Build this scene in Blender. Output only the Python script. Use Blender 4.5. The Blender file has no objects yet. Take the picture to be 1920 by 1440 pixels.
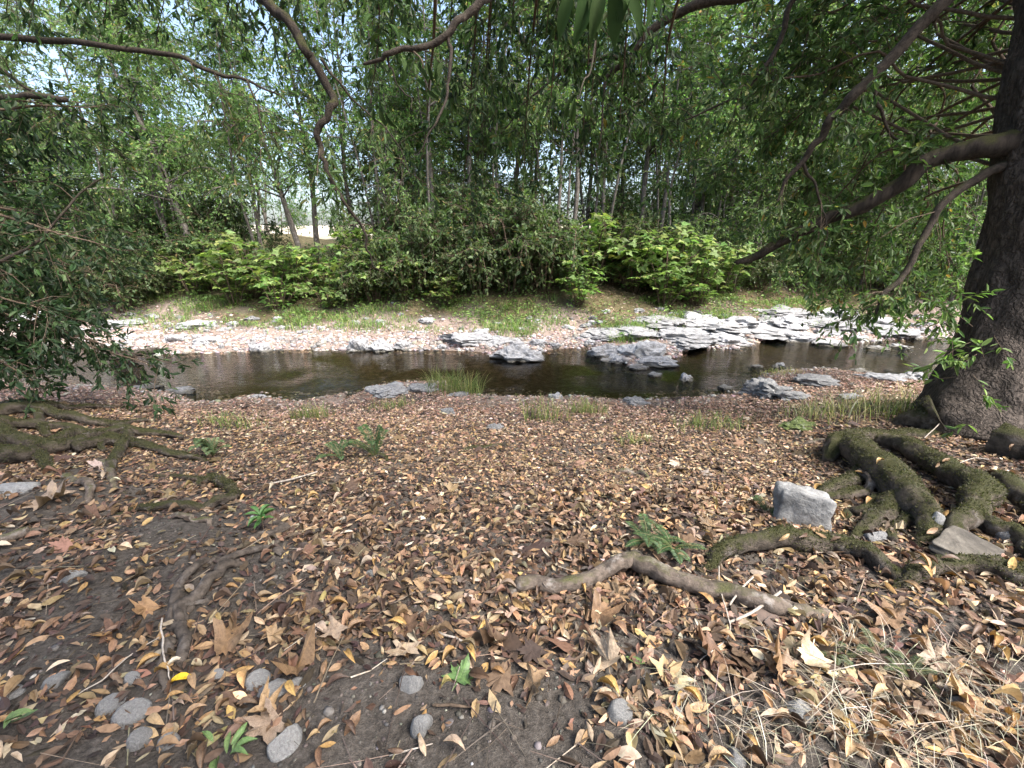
import bpy, bmesh, math
import numpy as np
from mathutils import Vector

rng = np.random.default_rng(11)
SC = bpy.context.scene
COL = SC.collection
R = math.radians

# ---------------------------------------------------------------- camera
CAM_Z, PITCH, FPX = 1.55, R(18.0), 800.0          # eye height, tilt down, focal length in pixels of a 1920 wide frame
cam_d = bpy.data.cameras.new('camera'); cam = bpy.data.objects.new('camera', cam_d); COL.objects.link(cam)
cam.location = (0, 0, CAM_Z); cam.rotation_euler = (R(90) - PITCH, 0, 0)
cam_d.sensor_width = 36.0; cam_d.lens = 36.0 * FPX / 1920.0
cam_d.clip_start = 0.05; cam_d.clip_end = 2000
SC.camera = cam
# ---------------------------------------------------------------- sky, sun, exposure
SUN_EL, SUN_AZ = R(55), R(128)        # azimuth measured from +Y (the view) towards +X
world = bpy.data.worlds.new('World'); SC.world = world; world.use_nodes = True
wn = world.node_tree.nodes; wl = world.node_tree.links
sky = wn.new('ShaderNodeTexSky'); sky.sky_type = 'NISHITA'; sky.sun_disc = False
sky.sun_elevation = SUN_EL; sky.sun_rotation = SUN_AZ; sky.air_density = 1.0; sky.dust_density = 5.0; sky.ozone_density = 1.0
wn['Background'].inputs[1].default_value = 0.15
wl.new(sky.outputs[0], wn['Background'].inputs[0])
sun_d = bpy.data.lights.new('sun', 'SUN'); sun = bpy.data.objects.new('sun', sun_d); COL.objects.link(sun)
sun_d.energy = 2.6; sun_d.angle = R(24.0); sun_d.color = (1.0, 0.985, 0.965)
sdir = Vector((math.sin(SUN_AZ) * math.cos(SUN_EL), math.cos(SUN_AZ) * math.cos(SUN_EL), math.sin(SUN_EL)))
sun.rotation_euler = sdir.to_track_quat('Z', 'Y').to_euler()
SC.view_settings.view_transform = 'Standard'; SC.view_settings.look = 'None'
SC.view_settings.gamma = 1.0; SC.view_settings.use_curve_mapping = False
SC.view_settings.exposure = 1.88
SC.cycles.use_denoising = True
SC.cycles.max_bounces = 10; SC.cycles.diffuse_bounces = 6; SC.cycles.transparent_max_bounces = 8
SC.cycles.caustics_reflective = False; SC.cycles.caustics_refractive = False

# ---------------------------------------------------------------- helpers
CP, SP = math.cos(PITCH), math.sin(PITCH)
def ray(px, py):
    a = (px - 960.0) / FPX; b = (720.0 - py) / FPX
    return np.array([a, CP + b * SP, -SP + b * CP])
def P(px, py, d):
    """a point of the place, d metres ahead of the camera"""
    return np.array([0, 0, CAM_Z]) + ray(px, py) * d

def _h(i, j, k):
    n = (i * 374761393 + j * 668265263 + k * 2147483647 * 3) & 0xffffffff
    n = ((n ^ (n >> 13)) * 1274126177) & 0xffffffff
    return ((n ^ (n >> 16)) & 0xffff) / 65535.0
def vnoise(x, y, z=0.0, seed=0):
    x = np.asarray(x, float) + seed * 17.13; y = np.asarray(y, float) + seed * 5.7; z = np.asarray(z, float) + np.zeros_like(x)
    i = np.floor(x).astype(np.int64); j = np.floor(y).astype(np.int64); k = np.floor(z).astype(np.int64)
    u, v, w = x - i, y - j, z - k
    u = u * u * (3 - 2 * u); v = v * v * (3 - 2 * v); w = w * w * (3 - 2 * w)
    r = 0
    for a in (0, 1):
        for b in (0, 1):
            for c in (0, 1):
                r = r + (u if a else 1 - u) * (v if b else 1 - v) * (w if c else 1 - w) * _h(i + a, j + b, k + c)
    return r * 2 - 1
def fbm(x, y, z=0.0, seed=0, o=3):
    r = 0; a = 1.0; f = 1.0
    for q in range(o):
        r = r + a * vnoise(np.asarray(x) * f, np.asarray(y) * f, np.asarray(z) * f, seed + q); a *= 0.5; f *= 2.03
    return r
def nrm(v):
    v = np.asarray(v, float)
    return v / np.maximum(np.linalg.norm(v, axis=-1, keepdims=True), 1e-9)
def rand_dir(n):
    return nrm(rng.normal(size=(n, 3)))

class Geo:
    def __init__(s): s.V = []; s.F = []; s.C = []; s.n = 0; s.hascol = False
    def add(s, V, Fs, col=None):
        V = np.asarray(V, float)
        if not isinstance(Fs, (list, tuple)): Fs = [Fs]
        for F in Fs: s.F.append(np.asarray(F, np.int64) + s.n)
        s.V.append(V); s.n += len(V)
        if col is None: s.C.append(np.ones((len(V), 3)))
        else: s.hascol = True; s.C.append(np.asarray(col) * np.ones((len(V), 3)))
        return s
    def mesh(s, name, smooth=True):
        me = bpy.data.meshes.new(name)
        V = np.concatenate(s.V); me.vertices.add(len(V)); me.vertices.foreach_set('co', V.astype(np.float32).ravel())
        loops = np.concatenate([f.ravel() for f in s.F]); tot = np.concatenate([np.full(len(f), f.shape[1]) for f in s.F])
        start = np.concatenate([[0], np.cumsum(tot)[:-1]])
        me.loops.add(len(loops)); me.loops.foreach_set('vertex_index', loops.astype(np.int32))
        me.polygons.add(len(tot)); me.polygons.foreach_set('loop_start', start.astype(np.int32))
        me.update(calc_edges=True)
        if s.hascol:
            a = me.attributes.new('tone', 'FLOAT_COLOR', 'POINT')
            C = np.concatenate(s.C); a.data.foreach_set('color', np.concatenate([C, np.ones((len(C), 1))], 1).astype(np.float32).ravel())
        me.polygons.foreach_set('use_smooth', np.full(len(tot), smooth))
        return me
    def build(s, name, mat, parent=None, smooth=True):
        return link(name, s.mesh(name, smooth), mat, parent)

def link(name, me, mat=None, parent=None):
    o = bpy.data.objects.new(name, me); COL.objects.link(o)
    if mat is not None and me is not None and not me.materials: me.materials.append(mat)
    if parent is not None: o.parent = parent
    return o
def tag(o, label=None, cat=None, group=None, kind=None):
    if label: o['label'] = label
    if cat: o['category'] = cat
    if group: o['group'] = group
    if kind: o['kind'] = kind
    return o
def empty(name, loc=(0, 0, 0), rz=0.0):
    o = bpy.data.objects.new(name, None); COL.objects.link(o); o.location = [float(c) for c in loc]; o.rotation_euler = (0, 0, rz)
    o.empty_display_size = 0.1
    return o
def copy_tree(o):
    c = o.copy(); COL.objects.link(c)
    for ch in o.children:
        d = ch.copy(); COL.objects.link(d); d.parent = c
    return c

def spline(pts, n):
    pts = np.asarray(pts, float); m = len(pts)
    if m == 2: pts = np.array([pts[0], (pts[0] + pts[1]) / 2, pts[1]]); m = 3
    e = np.vstack([2 * pts[0] - pts[1], pts, 2 * pts[-1] - pts[-2]])
    t = np.linspace(0, m - 1, n); i = np.minimum(t.astype(int), m - 2); f = (t - i)[:, None]
    a, b, c, d = e[i], e[i + 1], e[i + 2], e[i + 3]
    return 0.5 * (2 * b + (c - a) * f + (2 * a - 5 * b + 4 * c - d) * f ** 2 + (3 * b - a - 3 * c + d) * f ** 3)
def tube(pts, radii, sides=8, n=None, rough=0.0, seed=0, flute=0.0, wig=0.0):
    """tapered tube through points -> verts, faces"""
    n = n or max(6, 5 * len(pts))
    p = spline(pts, n); r = np.interp(np.linspace(0, 1, n), np.linspace(0, 1, len(radii)), radii)
    if wig:
        s = np.linspace(0, len(pts), n)
        p = p + wig * np.stack([vnoise(s * 1.7, s * 0 + seed, 1), vnoise(s * 1.7, s * 0 + seed, 5), vnoise(s * 1.7, s * 0 + seed, 9)], 1)
    T = nrm(np.gradient(p, axis=0)); u = np.zeros_like(p)
    u0 = np.cross(T[0], [0.31, 0.2, 0.93]); u0 = u0 / np.linalg.norm(u0)
    for i in range(n):
        u0 = u0 - T[i] * np.dot(u0, T[i]); u0 = u0 / np.linalg.norm(u0); u[i] = u0
    w = np.cross(T, u); a = np.linspace(0, 2 * np.pi, sides, endpoint=False)
    L = np.concatenate([[0], np.cumsum(np.linalg.norm(np.diff(p, axis=0), axis=1))])
    rr = r[:, None] * np.ones((1, sides))
    if rough:
        A = a[None, :] * np.ones((n, 1)); LL = L[:, None] * np.ones((1, sides)) / max(r.mean(), 1e-3)
        rr = rr * (1 + rough * fbm(np.cos(A) * 1.6 + LL * 0.7, np.sin(A) * 1.6, LL * 0.45, seed, 3))
        if flute: rr = rr * (1 + flute * fbm(np.cos(A) * 5.0, np.sin(A) * 5.0, LL * 0.25, seed + 4, 3))
    V = p[:, None] + rr[..., None] * (np.cos(a)[None, :, None] * u[:, None] + np.sin(a)[None, :, None] * w[:, None])
    V = V.reshape(-1, 3)
    i = np.arange(n - 1)[:, None] * sides; j = np.arange(sides)[None, :]; k = (j + 1) % sides
    F = np.stack([i + j, i + k, i + sides + k, i + sides + j], -1).reshape(-1, 4)
    V = np.vstack([V, p[:1], p[-1:] + T[-1:] * r[-1]])
    c0 = n * sides; e0 = (n - 1) * sides; q = np.arange(sides)
    T0 = np.stack([np.full(sides, c0), (q + 1) % sides, q], -1); T1 = np.stack([np.full(sides, c0 + 1), e0 + q, e0 + (q + 1) % sides], -1)
    return V, [F, np.vstack([T0, T1])]

# leaf outlines: (along, across, lift)
T4 = (np.array([[0, 0, 0], [.42, .5, .07], [1, 0, 0], [.42, -.5, .07]]), np.array([[0, 2, 1], [0, 3, 2]]))
T6 = (np.array([[0, 0, 0], [.27, .42, .06], [.68, .40, .05], [1, 0, -.06], [.68, -.4, .05], [.27, -.42, .06]]), np.array([[0, 3, 2, 1], [0, 5, 4, 3]]))
def lance(fold=.12, curl=.1, twist=0.0):
    us = np.array([0, .12, .3, .5, .7, .87, 1.0]); ws = np.array([.03, .25, .44, .5, .42, .22, .02])
    V = []; 
    for u, w in zip(us, ws):
        c = curl * math.sin(u * 3.0) * (1 if curl > 0 else 1)
        tw = twist * (u - .5)
        V += [[u, -w, c + fold * w * 2 - tw * w], [u, 0, c], [u, w, c + fold * w * 2 + tw * w]]
    F = []
    for i in range(6):
        b = i * 3; F += [[b, b + 3, b + 4, b + 1], [b + 1, b + 4, b + 5, b + 2]]
    return np.array(V), np.array(F)
def palmate(lobes=5, curl=.12, seed=0):
    """lobed leaf with toothed shoulders, unevenly cupped"""
    r_ = np.random.default_rng(seed); V = [[.22, 0, -.02]]; tips = np.linspace(-2.0, 2.0, lobes)
    out = []
    for i, t in enumerate(tips):
        lob = 1.0 - .2 * abs(t) / 2.0; g = 4.0 / (lobes - 1)
        for da, rr in ((-.32, .66), (-.17, .74), (0, 1.0), (.17, .74), (.32, .66)): out.append((t + da * g * 1.05, rr * lob * (1 + .08 * r_.normal())))
        if i < lobes - 1: out.append((t + .5 * g, .5 * (1 - .2 * abs(t + .5 * g) / 2)))
    fold = r_.uniform(-1, 1, 3)
    for a, r in out:
        z = curl * r * r * (1 + .8 * math.sin(2.5 * a + fold[0] * 3) + .5 * math.sin(5 * a + fold[1] * 3)) * r_.uniform(.5, 1.4) - .03
        V.append([.2 + r * .8 * math.cos(a), r * .8 * math.sin(a), z])
    n = len(out); F = [[0, i, i + 1] for i in range(1, n)] + [[0, n, 1]]
    b = n + 1; V += [[-.45, .03, .05], [-.45, -.005, .05], [.15, -.012, 0.0], [.15, .012, 0.0]]; F += [[b, b + 1, b + 2], [b, b + 2, b + 3]]
    return np.array(V), np.array(F)
PALM7 = (np.array([[.12, 0, 0], [-.05, .32, .0], [.3, .55, -.06], [.42, .28, .03], [1, 0, -.1], [.42, -.28, .03], [.3, -.55, -.06], [-.05, -.32, 0]]),
         np.array([[0, 2, 1], [0, 3, 2], [0, 4, 3], [0, 5, 4], [0, 6, 5], [0, 7, 6]]))

def leaves(pos, axis, nor, L, W, tpl, lift=1.0):
    tv, tf = tpl; N = len(pos); k = len(tv)
    axis = nrm(axis); side = nrm(np.cross(nor, axis)); n2 = np.cross(axis, side)
    L = np.broadcast_to(L, (N,))[:, None, None]; W = np.broadcast_to(W, (N,))[:, None, None]; lift = np.broadcast_to(lift, (N,))[:, None, None]
    V = pos[:, None] + axis[:, None] * L * tv[None, :, :1] + side[:, None] * W * tv[None, :, 1:2] + n2[:, None] * L * lift * tv[None, :, 2:3]
    F = (tf[None] + (np.arange(N) * k)[:, None, None]).reshape(-1, tf.shape[1])
    return V.reshape(-1, 3), F
def tone(pal, n, jit=.18):
    pal = np.asarray(pal, float); w = pal[:, 3] / pal[:, 3].sum()
    c = pal[rng.choice(len(pal), n, p=w), :3]
    return np.clip(c * np.exp(jit * rng.normal(size=(n, 1))) * np.exp(.06 * rng.normal(size=(n, 3))), 0.004, .85)
def rods(A, B, r, sag=0.0, sides=3):
    """many thin straight-ish twigs from A to B"""
    N = len(A); M = (A + B) / 2; M = M + np.array([0, 0, -1]) * np.asarray(sag).reshape(-1, 1)
    d = nrm(B - A); u = nrm(np.cross(d, [0.3, 0.5, 0.81])); w = np.cross(d, u)
    ang = np.linspace(0, 2 * np.pi, sides, endpoint=False); r = np.broadcast_to(r, (N,))[:, None, None]
    ring = np.cos(ang)[None, :, None] * u[:, None] + np.sin(ang)[None, :, None] * w[:, None]
    V = np.concatenate([A[:, None] + ring * r, M[:, None] + ring * r * .75, B[:, None] + ring * r * .4], 1)
    base = []
    for s in (0, 1):
        for q in range(sides):
            k = (q + 1) % sides; base.append([s * sides + q, s * sides + k, (s + 1) * sides + k, (s + 1) * sides + q])
    base = np.array(base); F = (base[None] + (np.arange(N) * 3 * sides)[:, None, None]).reshape(-1, 4)
    return V.reshape(-1, 3), F

# ---------------------------------------------------------------- materials
def newmat(name):
    m = bpy.data.materials.new(name); m.use_nodes = True; nt = m.node_tree
    return m, nt, nt.nodes['Principled BSDF'], nt.nodes['Material Output']
def N(nt, t, **kw):
    n = nt.nodes.new(t)
    for k, v in kw.items():
        if k.startswith('i_'):
            key = k[2:]; key = int(key) if key.isdigit() else key.replace('_', ' ')
            n.inputs[key].default_value = v
        else: setattr(n, k, v)
    return n
def ramp(nt, fac, stops):
    r = nt.nodes.new('ShaderNodeValToRGB'); e = r.color_ramp.elements
    while len(e) < len(stops): e.new(0.5)
    for el, (p, c) in zip(e, stops): el.position = p; el.color = (*c, 1)
    nt.links.new(fac, r.inputs[0]); return r.outputs[0]
def mixc(nt, f, a, b, mode='MIX'):
    m = nt.nodes.new('ShaderNodeMix'); m.data_type = 'RGBA'; m.blend_type = mode
    for s, v in ((m.inputs[0], f), (m.inputs[6], a), (m.inputs[7], b)):
        if hasattr(v, 'links'): nt.links.new(v, s)
        elif isinstance(v, (int, float)): s.default_value = v
        else: s.default_value = (*v, 1)
    return m.outputs[2]
def noise(nt, scale, detail=4, rough=.6, vec=None, dist=0.0):
    n = N(nt, 'ShaderNodeTexNoise', i_Scale=scale, i_Detail=detail, i_Roughness=rough, i_Distortion=dist)
    if vec is not None: nt.links.new(vec, n.inputs['Vector'])
    return n.outputs['Fac']
def coords(nt, which='Object', scale=None):
    c = nt.nodes.new('ShaderNodeTexCoord').outputs[which]
    if scale is None: return c
    mp = N(nt, 'ShaderNodeMapping'); mp.inputs['Scale'].default_value = scale; nt.links.new(c, mp.inputs[0]); return mp.outputs[0]
def bump(nt, h, bsdf, strength=.5, dist=.02):
    b = N(nt, 'ShaderNodeBump', i_Strength=strength, i_Distance=dist); nt.links.new(h, b.inputs['Height'])
    nt.links.new(b.outputs[0], bsdf.inputs['Normal']); return b.outputs[0]
def pos_of(nt):
    return nt.nodes.new('ShaderNodeNewGeometry').outputs['Position']

def mat_leaf(name, base=None, trans=.4, rough=.5, spec=.35, rnd=0.0, obj_noise=True, tcol=(1.0, 1.15, .68)):
    m, nt, b, out = newmat(name)
    if base is None:
        a = N(nt, 'ShaderNodeAttribute', attribute_name='tone'); c = a.outputs['Color']
    else:
        c = mixc(nt, 0.0, base, base)
    if rnd:
        oi = nt.nodes.new('ShaderNodeObjectInfo')
        hs = N(nt, 'ShaderNodeHueSaturation'); nt.links.new(c, hs.inputs['Color'])
        mr = N(nt, 'ShaderNodeMapRange'); mr.inputs[3].default_value = 1 - rnd; mr.inputs[4].default_value = 1 + rnd
        nt.links.new(oi.outputs['Random'], mr.inputs[0]); nt.links.new(mr.outputs[0], hs.inputs['Value'])
        m2 = N(nt, 'ShaderNodeMath', operation='MULTIPLY_ADD'); m2.inputs[1].default_value = .024; m2.inputs[2].default_value = .488
        nt.links.new(oi.outputs['Random'], m2.inputs[0]); nt.links.new(m2.outputs[0], hs.inputs['Hue']); c = hs.outputs[0]
    if obj_noise:
        f = noise(nt, 45, 3, .65, coords(nt, 'Object'))
        c = mixc(nt, .8, c, ramp(nt, f, [(.3, (.55, .5, .45)), (.55, (1, 1, 1)), (.8, (1.2, 1.15, 1.05))]), 'MULTIPLY')
    if base is not None and obj_noise:
        oc = coords(nt, 'Object'); sx = nt.nodes.new('ShaderNodeSeparateXYZ'); nt.links.new(oc, sx.inputs[0]); oi2 = nt.nodes.new('ShaderNodeObjectInfo')
        va = N(nt, 'ShaderNodeVectorMath', operation='MULTIPLY_ADD'); va.inputs[1].default_value = (40, 40, 40); nt.links.new(oi2.outputs['Random'], va.inputs[0]); nt.links.new(oc, va.inputs[2])
        c = mixc(nt, .9, c, ramp(nt, noise(nt, 5, 5, .7, va.outputs[0]), [(.32, (.42, .38, .34)), (.5, (.95, .92, .9)), (.7, (1.2, 1.17, 1.1))]), 'MULTIPLY')
        ab = N(nt, 'ShaderNodeMath', operation='ABSOLUTE'); nt.links.new(sx.outputs[1], ab.inputs[0])
        c = mixc(nt, 1.0, c, ramp(nt, ab.outputs[0], [(.0, (1.3, 1.25, 1.15)), (.008, (1.25, 1.2, 1.1)), (.014, (1, 1, 1))]), 'MULTIPLY')
        w1 = N(nt, 'ShaderNodeMath', operation='MULTIPLY_ADD'); w1.inputs[1].default_value = -.9; nt.links.new(ab.outputs[0], w1.inputs[0]); nt.links.new(sx.outputs[0], w1.inputs[2])
        w2 = N(nt, 'ShaderNodeMath', operation='MULTIPLY'); w2.inputs[1].default_value = 75; nt.links.new(w1.outputs[0], w2.inputs[0]); w3 = N(nt, 'ShaderNodeMath', operation='SINE'); nt.links.new(w2.outputs[0], w3.inputs[0])
        bump(nt, w3.outputs[0], b, .1, .01)
    nt.links.new(c, b.inputs['Base Color']); b.inputs['Roughness'].default_value = rough; b.inputs['Specular IOR Level'].default_value = spec
    t = N(nt, 'ShaderNodeBsdfTranslucent'); nt.links.new(mixc(nt, 1.0, c, tcol, 'MULTIPLY'), t.inputs[0])
    mx = N(nt, 'ShaderNodeMixShader', i_0=trans); nt.links.new(b.outputs[0], mx.inputs[1]); nt.links.new(t.outputs[0], mx.inputs[2])
    nt.links.new(mx.outputs[0], out.inputs[0]); return m

M = {}
M['foliage'] = mat_leaf('foliage', trans=.5, rough=.48, obj_noise=False)
M['foliage_far'] = mat_leaf('foliage_far', trans=.5, rough=.55, rnd=.22, obj_noise=False)
M['litter'] = mat_leaf('litter', trans=.15, rough=.6, tcol=(1, .8, .5))
M['grass'] = mat_leaf('grass', trans=.4, rough=.55, obj_noise=False)
M['straw'] = mat_leaf('straw', trans=.15, rough=.6, obj_noise=False, tcol=(1, .9, .7))
for k, c in dict(gold=(.37, .24, .095), tan=(.34, .24, .14), brown=(.11, .072, .048), pale=(.41, .33, .24), umber=(.18, .112, .068),
                 yellow=(.75, .56, .03), green=(.12, .2, .07), olive=(.25, .24, .1)).items():
    M['leaf_' + k] = mat_leaf('leaf_' + k, base=c, trans=.15, rough=.5, rnd=.3 if k not in ('yellow', 'green') else .03, tcol=(1, .85, .5))

def mat_bark(name, dark, mid, moss=None, moss_amt=.5, stretch=(1, 1, .22), scale=22, bumpd=.03, lich=None, plates=0):
    m, nt, b, out = newmat(name)
    v = coords(nt, 'Object', stretch)
    f = noise(nt, scale, 6, .65, v); g = noise(nt, scale * .2, 3, .6, coords(nt, 'Object'))
    c = ramp(nt, f, [(.3, dark), (.62, mid)])
    c = mixc(nt, .6, c, ramp(nt, g, [(.3, (.6, .58, .55)), (.7, (1.15, 1.12, 1.1))]), 'MULTIPLY')
    if lich:
        l = noise(nt, 9, 4, .7, coords(nt, 'Object'))
        c = mixc(nt, ramp(nt, l, [(.56, (0, 0, 0)), (.68, (.75, .75, .75))]), c, lich)
    if moss:
        ge = nt.nodes.new('ShaderNodeNewGeometry'); sx = nt.nodes.new('ShaderNodeSeparateXYZ'); nt.links.new(ge.outputs['Normal'], sx.inputs[0])
        n2 = noise(nt, 7, 5, .7, coords(nt, 'Object'))
        ad = N(nt, 'ShaderNodeMath', operation='MULTIPLY_ADD'); ad.inputs[1].default_value = .35; nt.links.new(sx.outputs[2], ad.inputs[0]); nt.links.new(n2, ad.inputs[2])
        fm = ramp(nt, ad.outputs[0], [(.78 - .45 * moss_amt, (0, 0, 0)), (.98 - .45 * moss_amt, (1, 1, 1))])
        n3 = noise(nt, 120, 4, .7, coords(nt, 'Object'))
        mc = ramp(nt, n3, [(.3, tuple(x * .45 for x in moss)), (.7, tuple(x * 1.5 for x in moss))])
        c = mixc(nt, fm, c, mc)
        hh = N(nt, 'ShaderNodeMath', operation='ADD'); nt.links.new(f, hh.inputs[0]); nt.links.new(n3, hh.inputs[1]); f = hh.outputs[0]
    if plates:
        vo = N(nt, 'ShaderNodeTexVoronoi', feature='DISTANCE_TO_EDGE', i_Scale=plates); wv = N(nt, 'ShaderNodeMapping'); wv.inputs['Scale'].default_value = (1, 1, .3)
        wn_ = N(nt, 'ShaderNodeTexNoise', i_Scale=9, i_Detail=3); nt.links.new(coords(nt, 'Object'), wn_.inputs[0]); mv = N(nt, 'ShaderNodeMix', data_type='VECTOR'); mv.inputs[0].default_value = .24
        nt.links.new(coords(nt, 'Object'), mv.inputs[4]); nt.links.new(wn_.outputs['Color'], mv.inputs[5]); nt.links.new(mv.outputs[1], wv.inputs[0]); nt.links.new(wv.outputs[0], vo.inputs['Vector'])
        cr = ramp(nt, vo.outputs['Distance'], [(0, (.3, .28, .26)), (.22, (1, 1, 1))]); c = mixc(nt, .55, c, cr, 'MULTIPLY')
        pm = N(nt, 'ShaderNodeMath', operation='MULTIPLY_ADD'); pm.inputs[1].default_value = .8; sp_ = nt.nodes.new('ShaderNodeSeparateColor'); nt.links.new(cr, sp_.inputs[0]); nt.links.new(sp_.outputs[0], pm.inputs[0]); nt.links.new(f, pm.inputs[2]); f = pm.outputs[0]
    nt.links.new(c, b.inputs['Base Color']); b.inputs['Roughness'].default_value = .9; b.inputs['Specular IOR Level'].default_value = .2
    bump(nt, f, b, .9, bumpd); return m
M['bark'] = mat_bark('bark', (.022, .018, .015), (.1, .083, .07), stretch=(1, 1, .22), scale=40, bumpd=.02, plates=17)
M['bark_moss'] = mat_bark('bark_moss', (.02, .016, .013), (.075, .06, .048), moss=(.055, .055, .02), moss_amt=.42)
M['root_moss'] = mat_bark('root_moss', (.03, .025, .02), (.13, .108, .086), moss=(.046, .047, .018), moss_amt=.34, stretch=(1, 1, 1), scale=18, bumpd=.03, lich=(.17, .155, .14))
M['root_bare'] = mat_bark('root_bare', (.04, .032, .026), (.15, .122, .1), moss=(.07, .07, .03), moss_amt=.0, stretch=(1, 1, 1), scale=26, bumpd=.008, lich=(.26, .235, .21))
M['root_dark'] = mat_bark('root_dark', (.024, .02, .017), (.1, .084, .07), stretch=(1, 1, 1), scale=30, bumpd=.008, lich=(.15, .135, .12))
M['limb'] = mat_bark('limb', (.02, .016, .013), (.07, .056, .045), moss=(.05, .05, .022), moss_amt=.3, stretch=(1, 1, 1), scale=30, bumpd=.008)
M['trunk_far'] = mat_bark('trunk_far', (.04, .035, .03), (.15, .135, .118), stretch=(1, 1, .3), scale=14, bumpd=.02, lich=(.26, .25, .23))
M['twig'] = mat_bark('twig', (.05, .036, .026), (.14, .105, .075), stretch=(1, 1, 1), scale=40, bumpd=.002)
M['pale_wood'] = mat_bark('pale_wood', (.2, .17, .14), (.42, .38, .33), stretch=(1, 1, 1), scale=40, bumpd=.003)

def mat_rock(name, a, b_, c_, scale=6, bumpd=.03, crust=None):
    m, nt, b, out = newmat(name); v = coords(nt, 'Object')
    oi = nt.nodes.new('ShaderNodeObjectInfo'); va = N(nt, 'ShaderNodeVectorMath', operation='ADD'); nt.links.new(v, va.inputs[0])
    sc_ = N(nt, 'ShaderNodeMath', operation='MULTIPLY'); sc_.inputs[1].default_value = 30; nt.links.new(oi.outputs['Random'], sc_.inputs[0]); nt.links.new(sc_.outputs[0], va.inputs[1]); v = va.outputs[0]
    f = noise(nt, scale, 7, .68, v, .6); g = noise(nt, scale * 6, 5, .7, v)
    c = ramp(nt, f, [(.3, a), (.52, b_), (.72, c_)])
    c = mixc(nt, .7, c, ramp(nt, g, [(.3, (.6, .6, .6)), (.65, (1.12, 1.12, 1.12))]), 'MULTIPLY')
    if crust:
        k = noise(nt, scale * 1.7, 5, .7, v); c = mixc(nt, ramp(nt, k, [(.55, (0, 0, 0)), (.66, (.8, .8, .8))]), c, crust)
    if name in ('rock_pale', 'rock_shelf', 'rock_grey'):      # wet, algae-stained foot at the waterline
        ps = nt.nodes.new('ShaderNodeSeparateXYZ'); nt.links.new(pos_of(nt), ps.inputs[0]); wz = N(nt, 'ShaderNodeMath', operation='MULTIPLY_ADD'); wz.inputs[1].default_value = -.08; nt.links.new(f, wz.inputs[0]); nt.links.new(ps.outputs[2], wz.inputs[2])
        wr = N(nt, 'ShaderNodeMapRange'); wr.inputs[1].default_value = -1.02; wr.inputs[2].default_value = -.97; wr.inputs[3].default_value = 1; wr.inputs[4].default_value = 0; nt.links.new(wz.outputs[0], wr.inputs[0])
        c = mixc(nt, wr.outputs[0], c, mixc(nt, 1.0, c, (.34, .32, .27), 'MULTIPLY'))
    hs = N(nt, 'ShaderNodeHueSaturation'); nt.links.new(c, hs.inputs['Color'])
    mr = N(nt, 'ShaderNodeMapRange'); mr.inputs[3].default_value = .78; mr.inputs[4].default_value = 1.15; nt.links.new(oi.outputs['Random'], mr.inputs[0]); nt.links.new(mr.outputs[0], hs.inputs['Value'])
    nt.links.new(hs.outputs[0], b.inputs['Base Color']); b.inputs['Roughness'].default_value = .85; b.inputs['Specular IOR Level'].default_value = .25
    ad = N(nt, 'ShaderNodeMath', operation='MULTIPLY_ADD'); ad.inputs[1].default_value = .35; nt.links.new(g, ad.inputs[0]); nt.links.new(f, ad.inputs[2])
    bump(nt, ad.outputs[0], b, .8, bumpd); return m
M['rock_pale'] = mat_rock('rock_pale', (.12, .12, .12), (.34, .337, .337), (.53, .525, .525), 5, .05)
M['rock_shelf'] = mat_rock('rock_shelf', (.1, .099, .098), (.25, .247, .245), (.41, .405, .4), 6, .05)
M['rock_grey'] = mat_rock('rock_grey', (.09, .09, .09), (.2, .2, .2), (.32, .315, .31), 5, .04, crust=(.3, .3, .28))
M['rock_brown'] = mat_rock('rock_brown', (.05, .045, .038), (.1, .09, .075), (.17, .155, .13), 6, .02)
M['cobble'] = mat_rock('cobble', (.13, .13, .128), (.215, .215, .21), (.3, .3, .29), 7, .012, crust=(.14, .125, .11))
M['concrete'] = mat_rock('concrete', (.1, .1, .098), (.19, .19, .185), (.27, .27, .26), 6, .03, crust=(.3, .3, .29))
M['rock_moss'] = mat_rock('rock_moss', (.05, .055, .03), (.09, .12, .03), (.2, .2, .17), 4, .03)
M['pebble'] = mat_leaf('pebble', trans=0.0, rough=.8)

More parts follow.
